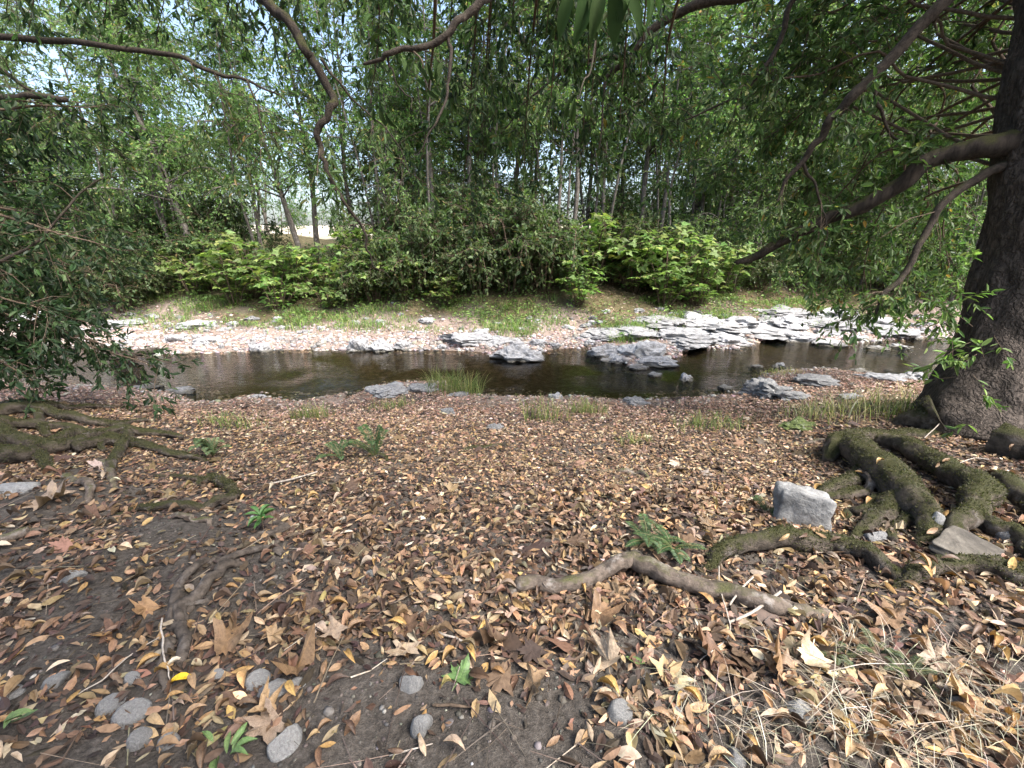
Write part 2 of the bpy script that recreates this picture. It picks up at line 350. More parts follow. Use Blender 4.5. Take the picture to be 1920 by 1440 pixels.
def mat_ground():
    m, nt, b, out = newmat('ground'); v = pos_of(nt)
    z = N(nt, 'ShaderNodeAttribute', attribute_name='zone'); s = nt.nodes.new('ShaderNodeSeparateColor'); nt.links.new(z.outputs['Color'], s.inputs[0])
    f1 = noise(nt, 3, 6, .65, v); f2 = noise(nt, 38, 6, .7, v); f3 = noise(nt, 160, 3, .6, v)
    soil = ramp(nt, f2, [(.28, (.036, .032, .028)), (.5, (.08, .071, .062)), (.75, (.15, .136, .12))])
    soil = mixc(nt, .7, soil, ramp(nt, f1, [(.3, (.65, .62, .58)), (.7, (1.25, 1.22, 1.2))]), 'MULTIPLY')
    bed = ramp(nt, noise(nt, 9, 6, .7, v), [(.3, (.02, .017, .011)), (.5, (.055, .045, .031)), (.72, (.13, .11, .08))])
    grav = ramp(nt, f2, [(.25, (.08, .06, .05)), (.5, (.22, .17, .14)), (.75, (.38, .32, .29))])
    forest = ramp(nt, noise(nt, 5, 6, .7, v), [(.3, (.045, .04, .02)), (.55, (.1, .085, .045)), (.75, (.17, .13, .08))])
    dry = ramp(nt, noise(nt, .8, 6, .7, v), [(.3, (.3, .26, .19)), (.7, (.5, .45, .36))])
    c = mixc(nt, s.outputs[0], soil, bed); c = mixc(nt, s.outputs[1], c, grav); c = mixc(nt, s.outputs[2], c, forest)
    al = nt.nodes.new('ShaderNodeAttribute'); al.attribute_name = 'field'; c = mixc(nt, al.outputs['Fac'], c, dry)
    nt.links.new(c, b.inputs['Base Color']); b.inputs['Roughness'].default_value = .95; b.inputs['Specular IOR Level'].default_value = .15
    ad = N(nt, 'ShaderNodeMath', operation='MULTIPLY_ADD'); ad.inputs[1].default_value = .4; nt.links.new(f3, ad.inputs[0]); nt.links.new(f2, ad.inputs[2])
    bump(nt, ad.outputs[0], b, .9, .025); return m
M['ground'] = mat_ground()

def mat_water():
    m, nt, b, out = newmat('water'); nt.nodes.remove(b); v = pos_of(nt)
    mp = N(nt, 'ShaderNodeMapping'); mp.inputs['Scale'].default_value = (1.0, 2.2, 1); nt.links.new(v, mp.inputs[0])
    n1 = noise(nt, 5.0, 3, .55, mp.outputs[0], .4); n2 = noise(nt, 24, 2, .5, mp.outputs[0])
    # livelier where the stream runs over the shallows upstream and downstream
    sx = nt.nodes.new('ShaderNodeSeparateXYZ'); nt.links.new(v, sx.inputs[0])
    rif = N(nt, 'ShaderNodeMapRange'); rif.inputs[1].default_value = -4.5; rif.inputs[2].default_value = -8.0; rif.inputs[3].default_value = .1; rif.inputs[4].default_value = 1.0; nt.links.new(sx.outputs[0], rif.inputs[0])
    rif2 = N(nt, 'ShaderNodeMapRange'); rif2.inputs[1].default_value = 3.5; rif2.inputs[2].default_value = 6.5; rif2.inputs[3].default_value = 0.0; rif2.inputs[4].default_value = .35; nt.links.new(sx.outputs[0], rif2.inputs[0])
    wp = noise(nt, .55, 2, .5, v); wm_ = N(nt, 'ShaderNodeMapRange'); wm_.inputs[1].default_value = .44; wm_.inputs[2].default_value = .6; wm_.inputs[3].default_value = 0; wm_.inputs[4].default_value = .5; nt.links.new(wp, wm_.inputs[0])   # gusts
    am0 = N(nt, 'ShaderNodeMath', operation='ADD'); nt.links.new(rif.outputs[0], am0.inputs[0]); nt.links.new(rif2.outputs[0], am0.inputs[1])
    am = N(nt, 'ShaderNodeMath', operation='ADD'); nt.links.new(am0.outputs[0], am.inputs[0]); nt.links.new(wm_.outputs[0], am.inputs[1])
    h = N(nt, 'ShaderNodeMath', operation='MULTIPLY_ADD'); h.inputs[1].default_value = .45; nt.links.new(n2, h.inputs[0]); nt.links.new(n1, h.inputs[2])
    bp = N(nt, 'ShaderNodeBump', i_Distance=.045); nt.links.new(h.outputs[0], bp.inputs['Height']); nt.links.new(am.outputs[0], bp.inputs['Strength'])
    fr = N(nt, 'ShaderNodeFresnel', i_IOR=1.33); nt.links.new(bp.outputs[0], fr.inputs['Normal'])
    gl = N(nt, 'ShaderNodeBsdfGlossy', i_Roughness=.02); nt.links.new(bp.outputs[0], gl.inputs['Normal'])
    tr = N(nt, 'ShaderNodeBsdfTransparent'); tr.inputs[0].default_value = (.6, .55, .45, 1)
    mx = N(nt, 'ShaderNodeMixShader'); nt.links.new(fr.outputs[0], mx.inputs[0]); nt.links.new(tr.outputs[0], mx.inputs[1]); nt.links.new(gl.outputs[0], mx.inputs[2])
    nt.links.new(mx.outputs[0], out.inputs[0]); return m
M['water'] = mat_water()

# ---------------------------------------------------------------- terrain
ZW = -1.0
def on_water(px, py):
    d = ray(px, py); t = (ZW - CAM_Z) / d[2]; return (d * t)[:2]
near_px = [(-150, 716), (0, 714), (120, 722), (250, 728), (330, 738), (370, 757), (440, 757), (480, 742), (560, 756), (640, 757), (655, 737), (700, 724), (760, 717), (830, 714),
           (862, 736), (900, 742), (1000, 745), (1090, 744), (1180, 751), (1300, 746), (1370, 741), (1400, 728), (1425, 702), (1480, 694), (1540, 690), (1600, 700), (1700, 712), (1800, 716), (1950, 722)]
far_px = [(-150, 638), (0, 640), (120, 646), (220, 652), (300, 664), (400, 661), (480, 657), (640, 655), (740, 657), (830, 657), (900, 660), (950, 668), (1000, 671), (1020, 657), (1100, 651),
          (1150, 668), (1185, 690), (1230, 680), (1275, 668), (1290, 650), (1380, 655), (1440, 634), (1560, 645), (1640, 640), (1720, 634), (1850, 630), (2000, 626)]
NE = np.array(sorted(tuple(on_water(*p)) for p in near_px)); FE = np.array(sorted(tuple(on_water(*p)) for p in far_px))
def yn(x): return np.interp(x, NE[:, 0], NE[:, 1])
def yf(x): return np.interp(x, FE[:, 0], FE[:, 1])
_sx = np.linspace(-70, 70, 1401)
def _smooth(f, w=35):
    v = f(_sx); v = np.convolve(np.pad(v, w, mode='edge'), np.hanning(2 * w + 1) / np.hanning(2 * w + 1).sum(), 'valid'); return lambda x: np.interp(x, _sx, v)
yns, yfs = _smooth(yn), _smooth(yf)
NPX = np.array([-40, 0, .12, 1, 2.5, 4, 5.5, 6.6, 8, 14, 60, 600]); NPZ = np.array([-.4, 0, .05, .15, .38, .62, .9, .98, 1.0, 1.2, 4, 30])
FPX_ = np.array([-40, 0, .3, 2, 3, 4.5, 7, 12, 20, 45, 90, 200, 600]); FPZ = np.array([-.4, 0, .09, .2, .36, .8, 1.5, 2.3, 3.0, 4.2, 6.5, 11, 22])
bumps = []
def ground_z(x, y, fine=True):
    x = np.asarray(x, float); y = np.asarray(y, float)
    tn = yn(x) - y; tf = y - yf(x)
    dep = np.minimum(-tn, -tf)       # >0 within the stream
    tn0, tf0 = tn, tf
    tn = tn + np.clip(tn / 1.5, 0, 1) * (np.maximum(yns(x) - y, .05) - tn); tf = tf + np.clip(tf / 2.0, 0, 1) * (np.maximum(y - yfs(x), .05) - tf)
    zb = -.30 * (1 - np.exp(-np.maximum(dep, 0) * 1.3)) + .05 * fbm(x * 1.3, y * 1.3, 0, 3)
    zn = np.interp(tn, NPX, NPZ); zf = np.interp(tf, FPX_, FPZ)
    z = np.where(dep > 0, np.minimum(zb, -.015), np.where(tn0 >= 0, zn, zf))
    am = np.clip(np.maximum(tn, tf) * 1.2, 0, 1)
    z = z + am * (.045 * fbm(x * .9, y * .9, 0, 1) + .012 * fbm(x * 5, y * 5, 0, 2))
    if fine: z = z + am * .005 * vnoise(x * 19, y * 19, 0, 7)
    far = np.clip((tf - 2.5) / 8, 0, 1)
    z = z + far * .5 * fbm(x * .22, y * .22, 0, 5)
    for bx, by, r, h in bumps: z = z + h * np.exp(-((x - bx) ** 2 + (y - by) ** 2) / r ** 2)
    return z + ZW
def G(px, py, water=True):
    """where the sight line of a photo point meets the ground"""
    d = ray(px, py); t = np.concatenate([np.linspace(.8, 20, 1600), np.linspace(20, 120, 800)])
    x, y, z = d[0] * t, d[1] * t, CAM_Z + d[2] * t
    gz = ground_z(x, y)
    if water: gz = np.maximum(gz, ZW)
    k = np.argmax(z < gz); k = k if z[k] < gz[k] else len(t) - 1
    return np.array([x[k], y[k], gz[k]])
def depth_of(p): return p[1] * CP - (p[2] - CAM_Z) * SP
bumps += [(5.0, 4.3, 1.5, .22), (-5.6, 4.2, 1.6, .35), (3.4, 3.0, .8, .06), (-3.6, 2.9, .8, .12)]
soilp = [G(330, 1000), G(90, 940), G(470, 1090), G(820, 1390), G(690, 1310), G(1010, 1350), G(1170, 1215), G(250, 1130), G(600, 1300), G(1420, 1330), G(120, 1220), G(560, 1400), G(950, 1420)]
bumps += [(p[0], p[1], .3, .05) for p in soilp[:3]]

dx = np.concatenate([-7.5 - np.geomspace(.1, 590, 90)[::-1], np.linspace(-7.5, 7.5, 250), 7.5 + np.geomspace(.1, 590, 90)])
dy = np.concatenate([.2 - np.geomspace(.1, 300, 40)[::-1], np.linspace(.2, 12.5, 230), 12.5 + np.geomspace(.08, 590, 120)])
X, Y = np.meshgrid(dx, dy); Z = ground_z(X, Y)
g = Geo(); nx, ny = len(dx), len(dy)
i = np.arange(ny - 1)[:, None] * nx; j = np.arange(nx - 1)[None]
g.add(np.stack([X, Y, Z], -1).reshape(-1, 3), np.stack([i + j, i + j + 1, i + nx + j + 1, i + nx + j], -1).reshape(-1, 4))
me = g.mesh('ground'); tnv = (yn(X) - Y).ravel(); tfv = (Y - yf(X)).ravel()
nz = fbm(X.ravel() * .8, Y.ravel() * .8, 0, 9)
bed = np.clip(1 - np.maximum(tnv, tfv) / .06, 0, 1)
grav = np.clip((tfv + .1) * 6, 0, 1) * np.clip((3.3 + .9 * nz - tfv) * 1.2, 0, 1)
grav = np.maximum(grav, .75 * np.clip((tnv - .02) * 8, 0, 1) * np.clip((1.0 + .6 * nz - tnv) * 1.5, 0, 1))
fore = np.clip((tfv - 2.9 - .9 * nz) * 1.2, 0, 1); field = np.clip((tfv - 27 - 2 * nz) / 5, 0, 1)
a = me.attributes.new('zone', 'FLOAT_COLOR', 'POINT'); a.data.foreach_set('color', np.stack([bed, grav, fore, np.ones_like(bed)], -1).astype(np.float32).ravel())
a = me.attributes.new('field', 'FLOAT', 'POINT'); a.data.foreach_set('value', field.astype(np.float32))
tag(link('ground', me, M['ground']), kind='structure')

xs = np.linspace(-60, 60, 240); g = Geo(); a_ = np.stack([xs, yn(xs) - .6, xs * 0 + ZW], 1); b_ = np.stack([xs, yf(xs) + .6, xs * 0 + ZW], 1)
k = np.arange(len(xs) - 1); n_ = len(xs)
g.add(np.vstack([a_, b_]), np.stack([k, k + 1, n_ + k + 1, n_ + k], -1)); tag(g.build('water', M['water']), kind='structure')

# ---------------------------------------------------------------- wood and foliage builders
BAY = [(.066, .115, .036, 3), (.092, .152, .05, 3), (.13, .19, .07, 2), (.038, .07, .024, 1.5), (.17, .18, .06, .4), (.3, .2, .05, .1)]
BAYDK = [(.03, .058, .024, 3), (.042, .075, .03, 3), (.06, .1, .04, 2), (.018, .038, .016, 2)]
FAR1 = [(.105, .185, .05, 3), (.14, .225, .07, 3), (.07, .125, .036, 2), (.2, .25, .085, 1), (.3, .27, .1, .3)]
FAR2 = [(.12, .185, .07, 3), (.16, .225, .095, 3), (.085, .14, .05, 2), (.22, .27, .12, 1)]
BRIGHT = [(.14, .215, .06, 3), (.185, .26, .08, 3), (.1, .16, .045, 2), (.26, .29, .09, 1)]
BRAMB = [(.07, .11, .042, 3), (.095, .14, .055, 3), (.035, .06, .022, 2), (.1, .14, .05, 1), (.16, .12, .06, .3)]
def sprays(starts, dirs, lens, per, L, W, pal, tpl=T6, droop=.25, twig_r=.003, hang=.35, g_leaf=None, g_twig=None, flat=.4):
    """leafy twigs: every start point grows a twig of given direction with leaves along it"""
    n = len(starts); dirs = nrm(dirs); ends = starts + dirs * lens[:, None]; ends[:, 2] -= droop * lens
    if g_twig is not None:
        V, F = rods(starts, ends, twig_r, -.12 * lens * droop); g_twig.add(V, F)
    t = rng.uniform(.12, 1.05, (n, per)); p = starts[:, None] + (ends - starts)[:, None] * t[..., None]
    p[..., 2] += (droop * .5 * lens)[:, None] * t * (1 - t)
    d = nrm(ends - starts)[:, None]
    ax = d * .7 + rng.normal(size=(n, per, 3)) * .55; ax[..., 2] -= hang
    nr = rng.normal(size=(n, per, 3)) * (1 - flat) + np.array([0, 0, 1.0]) * flat * 2
    m = n * per
    ll = L * rng.uniform(.65, 1.2, m); V, F = leaves(p.reshape(-1, 3), ax.reshape(-1, 3), nr.reshape(-1, 3), ll, W * ll / L * rng.uniform(.8, 1.2, m), tpl)
    g_leaf.add(V, F, np.repeat(tone(pal, m), len(tpl[0]), 0))
def along(path, rad, lo=.2, hi=1.0, n=1):
    p = spline(path, 60); k = rng.uniform(lo, hi, n) * 59; i = np.minimum(k.astype(int), 58); f = (k - i)[:, None]
    return p[i] * (1 - f) + p[i + 1] * f, nrm(p[i + 1] - p[i])
def grow(paths, n_side, side_len, twigs_per, tw_len, per, L, W, pal, gl, gw, tpl=T6, droop=.3, up=.0, lo=.2, hang=.35, flat=.4, wood_r=.006):
    """side branchlets and leafy twigs along limb paths"""
    for path in paths:
        s, d = along(path, None, lo, 1.0, n_side)
        sd = nrm(d * .5 + rand_dir(n_side) * .9 + np.array([0, 0, up])); sl = side_len * rng.uniform(.45, 1.2, n_side)
        e = s + sd * sl[:, None]; e[:, 2] -= droop * sl
        V, F = rods(s, e, wood_r * rng.uniform(.7, 1.3, n_side), -.1 * sl); gw.add(V, F)
        t = rng.uniform(.15, 1, (n_side, twigs_per)); st = (s[:, None] + (e - s)[:, None] * t[..., None]); st[..., 2] += (.1 * sl)[:, None] * 4 * t * (1 - t) * .5
        st = st.reshape(-1, 3); td = np.repeat(nrm(e - s), twigs_per, 0) * .6 + rand_dir(len(st)) * .8
        sprays(st, td, tw_len * rng.uniform(.5, 1.2, len(st)), per, L, W, pal, tpl, droop, wood_r * .4, hang, gl, gw, flat)

def near_to(px, py, marks, ypart=True):
    m = min(marks, key=lambda q: math.hypot(q[0] - px, (q[1] - py) * 1.3)); dx, dy = px - m[0], py - m[1]
    if not ypart or abs(dx) > abs(dy): r = 'right of' if dx > 0 else 'left of'
    else: r = 'below' if dy > 0 else 'above'
    d = math.hypot(dx, dy); return ('close ' if d < 45 else 'some way ' if d > 100 else '') + r + ' ' + m[2]
BANK = [(90, 0, 'the dark left foliage'), (385, 0, 'the leaning dark trunk'), (575, 0, 'the slim leaning tree'), (672, 0, 'the bent hanging branch'), (765, 0, 'the tall grey trunk'), (885, 0, 'the thickest dark trunk'), (1000, 0, 'the twin-stemmed tree'),
        (1074, 0, 'the thin dark trunk'), (1197, 0, 'the pale grey trunk'), (1300, 0, 'the far leafy path'), (1420, 0, 'the long limb tip'), (1640, 0, 'the thin drooping limb'), (1850, 0, 'the massive trunk')]
# ---------------------------------------------------------------- the wood beyond the stream
def far_tree(seed, H, base, spread, pal, leafL, lean=(0, 0), r0=.13, n_limb=25, n_side=9, per=10, tw=5, stems=1, lowfol=0.0):
    global rng
    keep = rng; rng = np.random.default_rng(seed)
    root = empty('tree'); gt = Geo(); gl = Geo()
    for s in range(stems):
        off = np.array([0, 0, 0.]) if s == 0 else np.array([rng.uniform(-.5, .5), rng.uniform(-.4, .4), 0])
        ln = np.array([lean[0] + rng.normal() * .1 * (s > 0), lean[1]])
        zz = np.linspace(-.4, 1, 7); pts = np.stack([off[0] + ln[0] * H * np.maximum(zz, 0) ** 1.2 + .1 * rng.normal(size=7), off[1] + ln[1] * H * np.maximum(zz, 0) + .1 * rng.normal(size=7), zz * H], 1); pts[0] = pts[1] * [1, 1, 0] + [0, 0, -.5]
        V, F = tube(pts, np.array([1.5, 1.05, .9, .72, .5, .3, .1]) * r0 * (1 if s == 0 else .7), 8, 26, .12, seed); gt.add(V, F)
        limbs = []
        for k in range(n_limb // stems):
            f = rng.uniform(base, 1.0); p0 = spline(pts, 100)[int((f * .857 + .142) * 99)]
            a = rng.uniform(0, 2 * np.pi); ll = spread * (1.15 - .75 * abs(f - .45)) * rng.uniform(.5, 1.1); up = rng.uniform(.05, .7)
            d = np.array([math.cos(a), math.sin(a), up]); p1 = p0 + d * ll * .55; p2 = p0 + d * ll * np.array([1, 1, .7]) + [0, 0, -.12 * ll]
            V, F = tube([p0, p1, p2], np.array([.28, .16, .05]) * r0 * (1.1 - .6 * f) + .004, 4, 6); gt.add(V, F); limbs.append([p0, p1, p2])
        limbs.append([pts[4], pts[5], pts[6]])
        gtmp = Geo()
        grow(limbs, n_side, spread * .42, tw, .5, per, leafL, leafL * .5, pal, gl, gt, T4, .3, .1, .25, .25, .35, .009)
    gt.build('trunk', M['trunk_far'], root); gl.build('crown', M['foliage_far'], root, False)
    rng = keep
    return root
protos = [far_tree(1, 11.5, .46, 2.6, FAR1, .12, (-.04, 0)), far_tree(2, 13, .18, 3.1, FAR2, .135, (.03, 0)), far_tree(3, 9.5, .38, 2.5, FAR1, .12, (-.2, .02), .15),
          far_tree(4, 12, .5, 2.5, FAR1, .12, (.02, 0), .1, stems=2), far_tree(5, 10, .1, 3.0, FAR2, .13, (.08, 0), .11), far_tree(6, 6, .06, 2.4, FAR1, .12, (0, 0), .06, stems=3), far_tree(7, 10.5, .55, 1.9, FAR1, .12, (.03, 0), .085, n_limb=18, stems=3)]
used = [False] * len(protos)
def at_px(px, y):
    x = 0.0
    for _ in range(6): x = (px - 960) / FPX * (y * CP - (float(ground_z(x, y)) - CAM_Z) * SP)
    return x
def put(proto_i, px, y, s=1.0, rz=None, label=None, group=None):
    o = copy_tree(protos[proto_i]) if used[proto_i] else protos[proto_i]; used[proto_i] = True
    x = at_px(px, y); o.location = (x, y, float(ground_z(x, y)) - .05); o.scale = (s, s, s * rng.uniform(.93, 1.07))
    o.rotation_euler = (0, 0, rng.uniform(0, 6.28) if rz is None else rz)
    tag(o, label or 'slender leafy tree deep in the wood behind the far bank', 'tree', group or 'trees of the wood behind the far bank'); return o
traced = [(2, 385, 17.0, 1.0, 0, 'dark leaning trunk behind the far bank, tilted to the left above pale ground'),
          (2, 575, 18.5, .95, .2, 'slim leaning tree, second dark trunk left of the bent hanging branch'),
          (0, 606, 19.5, 1.0, .4, 'upright dark trunk just left of the bent hanging branch, beyond the stream'),
          (3, 672, 20.0, 1.05, 1.2, 'pale twin-stemmed tree right behind the bent hanging branch'),
          (1, 765, 21.5, 1.1, 2.0, 'tall grey trunk rising at the middle of the wood above the brambles'),
          (0, 885, 18.0, 1.0, 3.0, 'dark straight tree, thickest trunk above the bramble mound'),
          (0, 906, 19.0, .95, 4.2, 'thin dark tree close beside the thickest trunk above the bramble mound'),
          (3, 1000, 21.0, 1.0, .3, 'slender twin-stemmed tree between the bramble mound and the bright shrubs'),
          (0, 1074, 17.5, .9, 5.0, 'thin dark trunk standing straight behind the bright green shrubs'),
          (3, 1100, 20.0, 1.1, 2.4, 'grouped grey stems behind the bright green shrubs, left of the pale trunk'),
          (0, 1197, 18.5, 1.05, 1.0, 'pale grey trunk beside the leaf-covered path on the far bank'),
          (4, 1480, 19.0, .9, 2.0, 'bushy tree behind the tip of the long curved limb')]
for pi, px, y, s, rz, lab in traced: put(pi, px, y, s, rz, lab, 'traced trees behind the far bank')
fill = [(5, -60, 15.5, 1.0), (4, 30, 17.5, 1.0), (5, 150, 17, .9), (4, 250, 20, .9), (5, 790, 17.5, .75), (4, 1170, 23, 1.0), (1, 1290, 21.5, 1.05), (5, 1330, 18, .9), (4, 1400, 21, 1.05), (1, 1560, 22, 1.05), (5, 1590, 17.5, 1.0), (4, 1690, 18.5, 1.0), (1, 1800, 20, 1.0), (5, 1780, 16, 1.0),
        (4, 1920, 17, 1.0), (5, 2080, 18, 1.1), (1, -250, 20, 1.1), (4, -200, 17, 1.0), (0, 330, 25, 1.0), (1, 1450, 28, 1.1), (1, 1680, 27, 1.1), (3, 60, 28, 1.0), (1, 2150, 22, 1.1),
        (1, 830, 25, 1.0), (1, 1000, 27, 1.1), (0, 740, 29, 1.1), (3, 1240, 27, 1.1), (1, 110, 23, 1.0), (1, 300, 25, 1.0), (5, 530, 33, .75), (3, 500, 30, 1.0), (5, 470, 27, .7), (6, 330, 18, .9), (6, 500, 18.2, 1.0), (6, 720, 17.6, .95), (6, 820, 17.2, 1.0), (6, 935, 17.8, 1.0), (6, 1045, 17.4, .95), (6, 1125, 17.9, 1.0), (6, 1230, 17.5, 1.0), (6, 1300, 19, 1.05), (6, 1400, 18.6, 1.0), (5, 120, 22, 1.0), (5, 210, 24, 1.0), (5, 420, 23, .8), (5, 370, 22, .9), (5, 730, 23, 1.1), (5, 810, 24, 1.1), (5, 890, 22, 1.0), (5, 970, 24, 1.1), (5, 1150, 22, .9), (5, 1210, 25, 1.1), (5, 1340, 23, 1.2), (5, 1270, 21, .8), (5, 1460, 20, 1.1), (5, 1560, 20, 1.2), (5, 1680, 23, 1.3),
        (5, 340, 21, .8), (5, 720, 20, .8), (5, 1500, 23, 1.1), (5, 1420, 17.5, .9), (4, 350, 21, 1.0), (1, 960, 19.5, .95), (1, 1350, 19, 1.0), (4, 1620, 20, 1.05), (1, 1740, 22, 1.1), (4, 60, 20, 1.1),
        (5, 180, 33, 1.08), (5, 100, 29, 1.17), (5, 330, 30, 0.99), (5, 760, 32, 1.17), (5, 860, 30, 0.99), (5, 1200, 30, 1.08), (5, 1300, 29, 1.08), (5, 1400, 31, 1.35), (5, 1600, 30, 1.35), (5, 420, 36, 1.08), (5, 640, 36, 0.99), (5, 880, 38, 1.08), (5, 1120, 37, 1.08), (4, 1350, 36, 1.17), (1, 1600, 36, 1.17), (1, 1850, 34, 1.08)]
kindw = {6: 'slim three-stemmed pole tree', 0: 'slender tree', 1: 'tall pale-green tree', 3: 'thin twin-stemmed tree', 4: 'broad low-branched tree', 5: 'bushy low tree', 2: 'leaning tree'}
for pi, px, y, s in fill: put(pi, px, y, s * 1.02, None, ('front-row ' if y < 19.3 else 'mid-wood ' if y < 25 else 'back-row ') + kindw[pi] + ' ' + near_to(px, 0, BANK, False))

# ---------------------------------------------------------------- shrubs on the far bank
def shrub(seed, kind):
    global rng
    keep = rng; rng = np.random.default_rng(seed); root = empty('shrub'); gs = Geo(); gl = Geo()
    n = 16; NB = 22
    for k in range(n):
        a = rng.uniform(0, 6.28); out = rng.uniform(.25, 1.0); h = rng.uniform(.6, 1.5)
        tip = np.array([math.cos(a) * out, math.sin(a) * out, h * (1 - .35 * out)]); mid = tip * [.5, .5, .8] + [0, 0, .12]
        pth = [np.array([.08 * math.cos(a), .08 * math.sin(a), -.1]), mid, tip]
        V, F = tube(pth, [.012, .009, .004], 4, 8); gs.add(V, F)
        if kind == 'bright':
            s, d = along(pth, None, .12, 1.0, NB); ax = nrm(d * .2 + rand_dir(NB) * [1, 1, .15]); nr = np.array([0, -.35, 1]) + .4 * rng.normal(size=(NB, 3))
            V, F = rods(s, s + ax * .1, .003); gs.add(V, F)
            ll = rng.uniform(.1, .19, NB); V, F = leaves(s + ax * .09, ax - [0, 0, .18], nr, ll, ll * .95, PALM7); gl.add(V, F, np.repeat(tone(BRIGHT, NB), 8, 0))
        else:
            grow([pth], 9, .42, 5, .26, 7, .075, .042, BRAMB, gl, gs, T4, .35, .25, .2, .2, .55, .005)
    gs.build('stems', M['twig'], root); gl.build('foliage', M['foliage_far'], root, False)
    rng = keep; return root
SB = [shrub(21, 'bright'), shrub(22, 'bright')]; SD = [shrub(31, 'dark'), shrub(32, 'dark'), shrub(33, 'dark')]
usedS = {}
def put_shrub(pr, px, py, s, label, group, zs=1.0, dy=0.0):
    p = G(px, py, False); o = copy_tree(pr) if usedS.get(pr.name) else pr; usedS[pr.name] = True
    dy = dy - .45; s = s * 1.26; y = p[1] + dy; x = p[0] * y / p[1]
    o.location = (x, y, float(ground_z(x, y))); o.scale = (s, s, s * zs); o.rotation_euler = (0, 0, rng.uniform(0, 6.28)); tag(o, label, 'shrub', group)
gB = 'bright broad-leaved shrubs on the far bank'
for i_, (px, py, s, lab) in enumerate([(360, 545, .75, 'bright green shrub furthest left, reaching over the far gravel bank'), (440, 558, .85, 'blue-green broad-leaved shrub left of the bramble mound on the far bank'),
        (520, 568, .8, 'bright green shrub low at the edge of the far gravel, under the twin dark trunks'), (600, 545, .8, 'pale green shrub just left of the hanging branch tip'),
        (655, 560, .8, 'low light green shrub below the hanging branch tip'), (720, 548, 1.0, 'tall bright yellow-green shrub right behind the hanging branch tip'),
        (790, 520, .7, 'small light green shrub where the bramble mound starts'), (1110, 530, 1.05, 'tall bright shrub right of the bramble mound'),
        (1190, 540, 1.0, 'bright shrub under the pale grey trunk'), (1245, 565, .95, 'yellow-green shrub hanging over the rocks, right of the pale grey trunk'),
        (1310, 562, 1.05, 'rightmost bright shrub on the far bank, next to white dead twigs'), (1085, 558, .7, 'small bright shrub in front of the bramble mound'), (1370, 540, .6, 'low bright shrub at the foot of the far path')]):
    put_shrub(SB[i_ % 2], px, py, s * 1.3, lab, gB)
for i_, (px, py, s, dy, lab) in enumerate([(400, 552, 1.0, .9, 'bright shrub behind the leftmost ones, below the leaning trunk'), (480, 562, .9, .7, 'pale green shrub rising behind the low edge shrub'), (560, 560, .9, .5, 'light green shrub between the leaning trunks and the gravel'), (690, 556, 1.0, .9, 'tall pale shrub behind the hanging branch tip'),
        (760, 556, .8, .2, 'light shrub at the left foot of the bramble mound'), (1140, 545, 1.1, 1.2, 'bright shrub rising behind the mound, under the grouped grey stems'), (1220, 552, 1.1, 1.1, 'tall bright shrub left of the leaf-covered path'), (1275, 560, 1.0, .3, 'bright shrub overhanging the broad pale outcrop'), (1345, 552, .9, .5, 'bright shrub touching the white dead twigs'), (840, 562, .6, 0, 'small bright herb-like shrub before the bramble mound'), (615, 566, .6, 0, 'low shrub in the far grass under the hanging branch')]):
    put_shrub(SB[i_ % 2], px, py, s * 1.35, lab, gB, 1.0, dy)
gD = 'dark brambles on the far bank'
for i_, (px, py, s, dy) in enumerate([(60, 560, 1.3, .5), (150, 565, 1.2, .2), (230, 572, 1.0, 0), (300, 555, 1.0, .6), (400, 540, 1.1, 1.2), (480, 545, 1.1, 1.0), (560, 545, 1.1, 1.0), (640, 540, 1.1, 1.3), (700, 560, .8, .2), (780, 555, 1.1, .4), (840, 548, 1.3, .8),
        (900, 552, 1.4, .6), (960, 552, 1.4, .6), (1020, 552, 1.3, .6), (1070, 550, 1.1, .9), (870, 540, 1.5, 2.0), (960, 540, 1.6, 2.2), (1060, 535, 1.0, 2.4), (760, 540, 1.4, 2.2), (660, 535, 1.0, 2.6), (540, 530, .95, 2.8), (430, 525, 1.4, 3.0), (330, 525, 1.4, 3.0),
        (1150, 540, 1.0, 1.0), (1220, 535, 1.1, 1.3), (1290, 545, .9, .7), (1360, 520, 1.1, 3), (1150, 530, 1.3, 3.2), (1250, 525, 1.0, 4.2), (1420, 545, .8, .5), (1500, 545, 1.0, 1.0), (1580, 545, 1.1, 1.0), (1660, 550, 1.2, .8), (1750, 552, 1.2, .8), (1850, 555, 1.2, .8),
        (1460, 530, 1.3, 3), (1600, 530, 1.5, 3), (1740, 530, 1.5, 3), (200, 530, 1.5, 3), (80, 530, 1.5, 3), (-60, 550, 1.4, 1)]):
    if 430 < px < 690 or 1030 < px < 1100: s *= .6; dy *= .8
    put_shrub(SD[i_ % 3], px, py, s * 1.25, ('low' if s < 1.05 else 'tall') + ' dark bramble in thicket ' + ('front' if dy < .7 else 'middle' if dy < 1.8 else 'back') + ', ' + near_to(px, 0, BANK, False), gD, 1.0, dy)

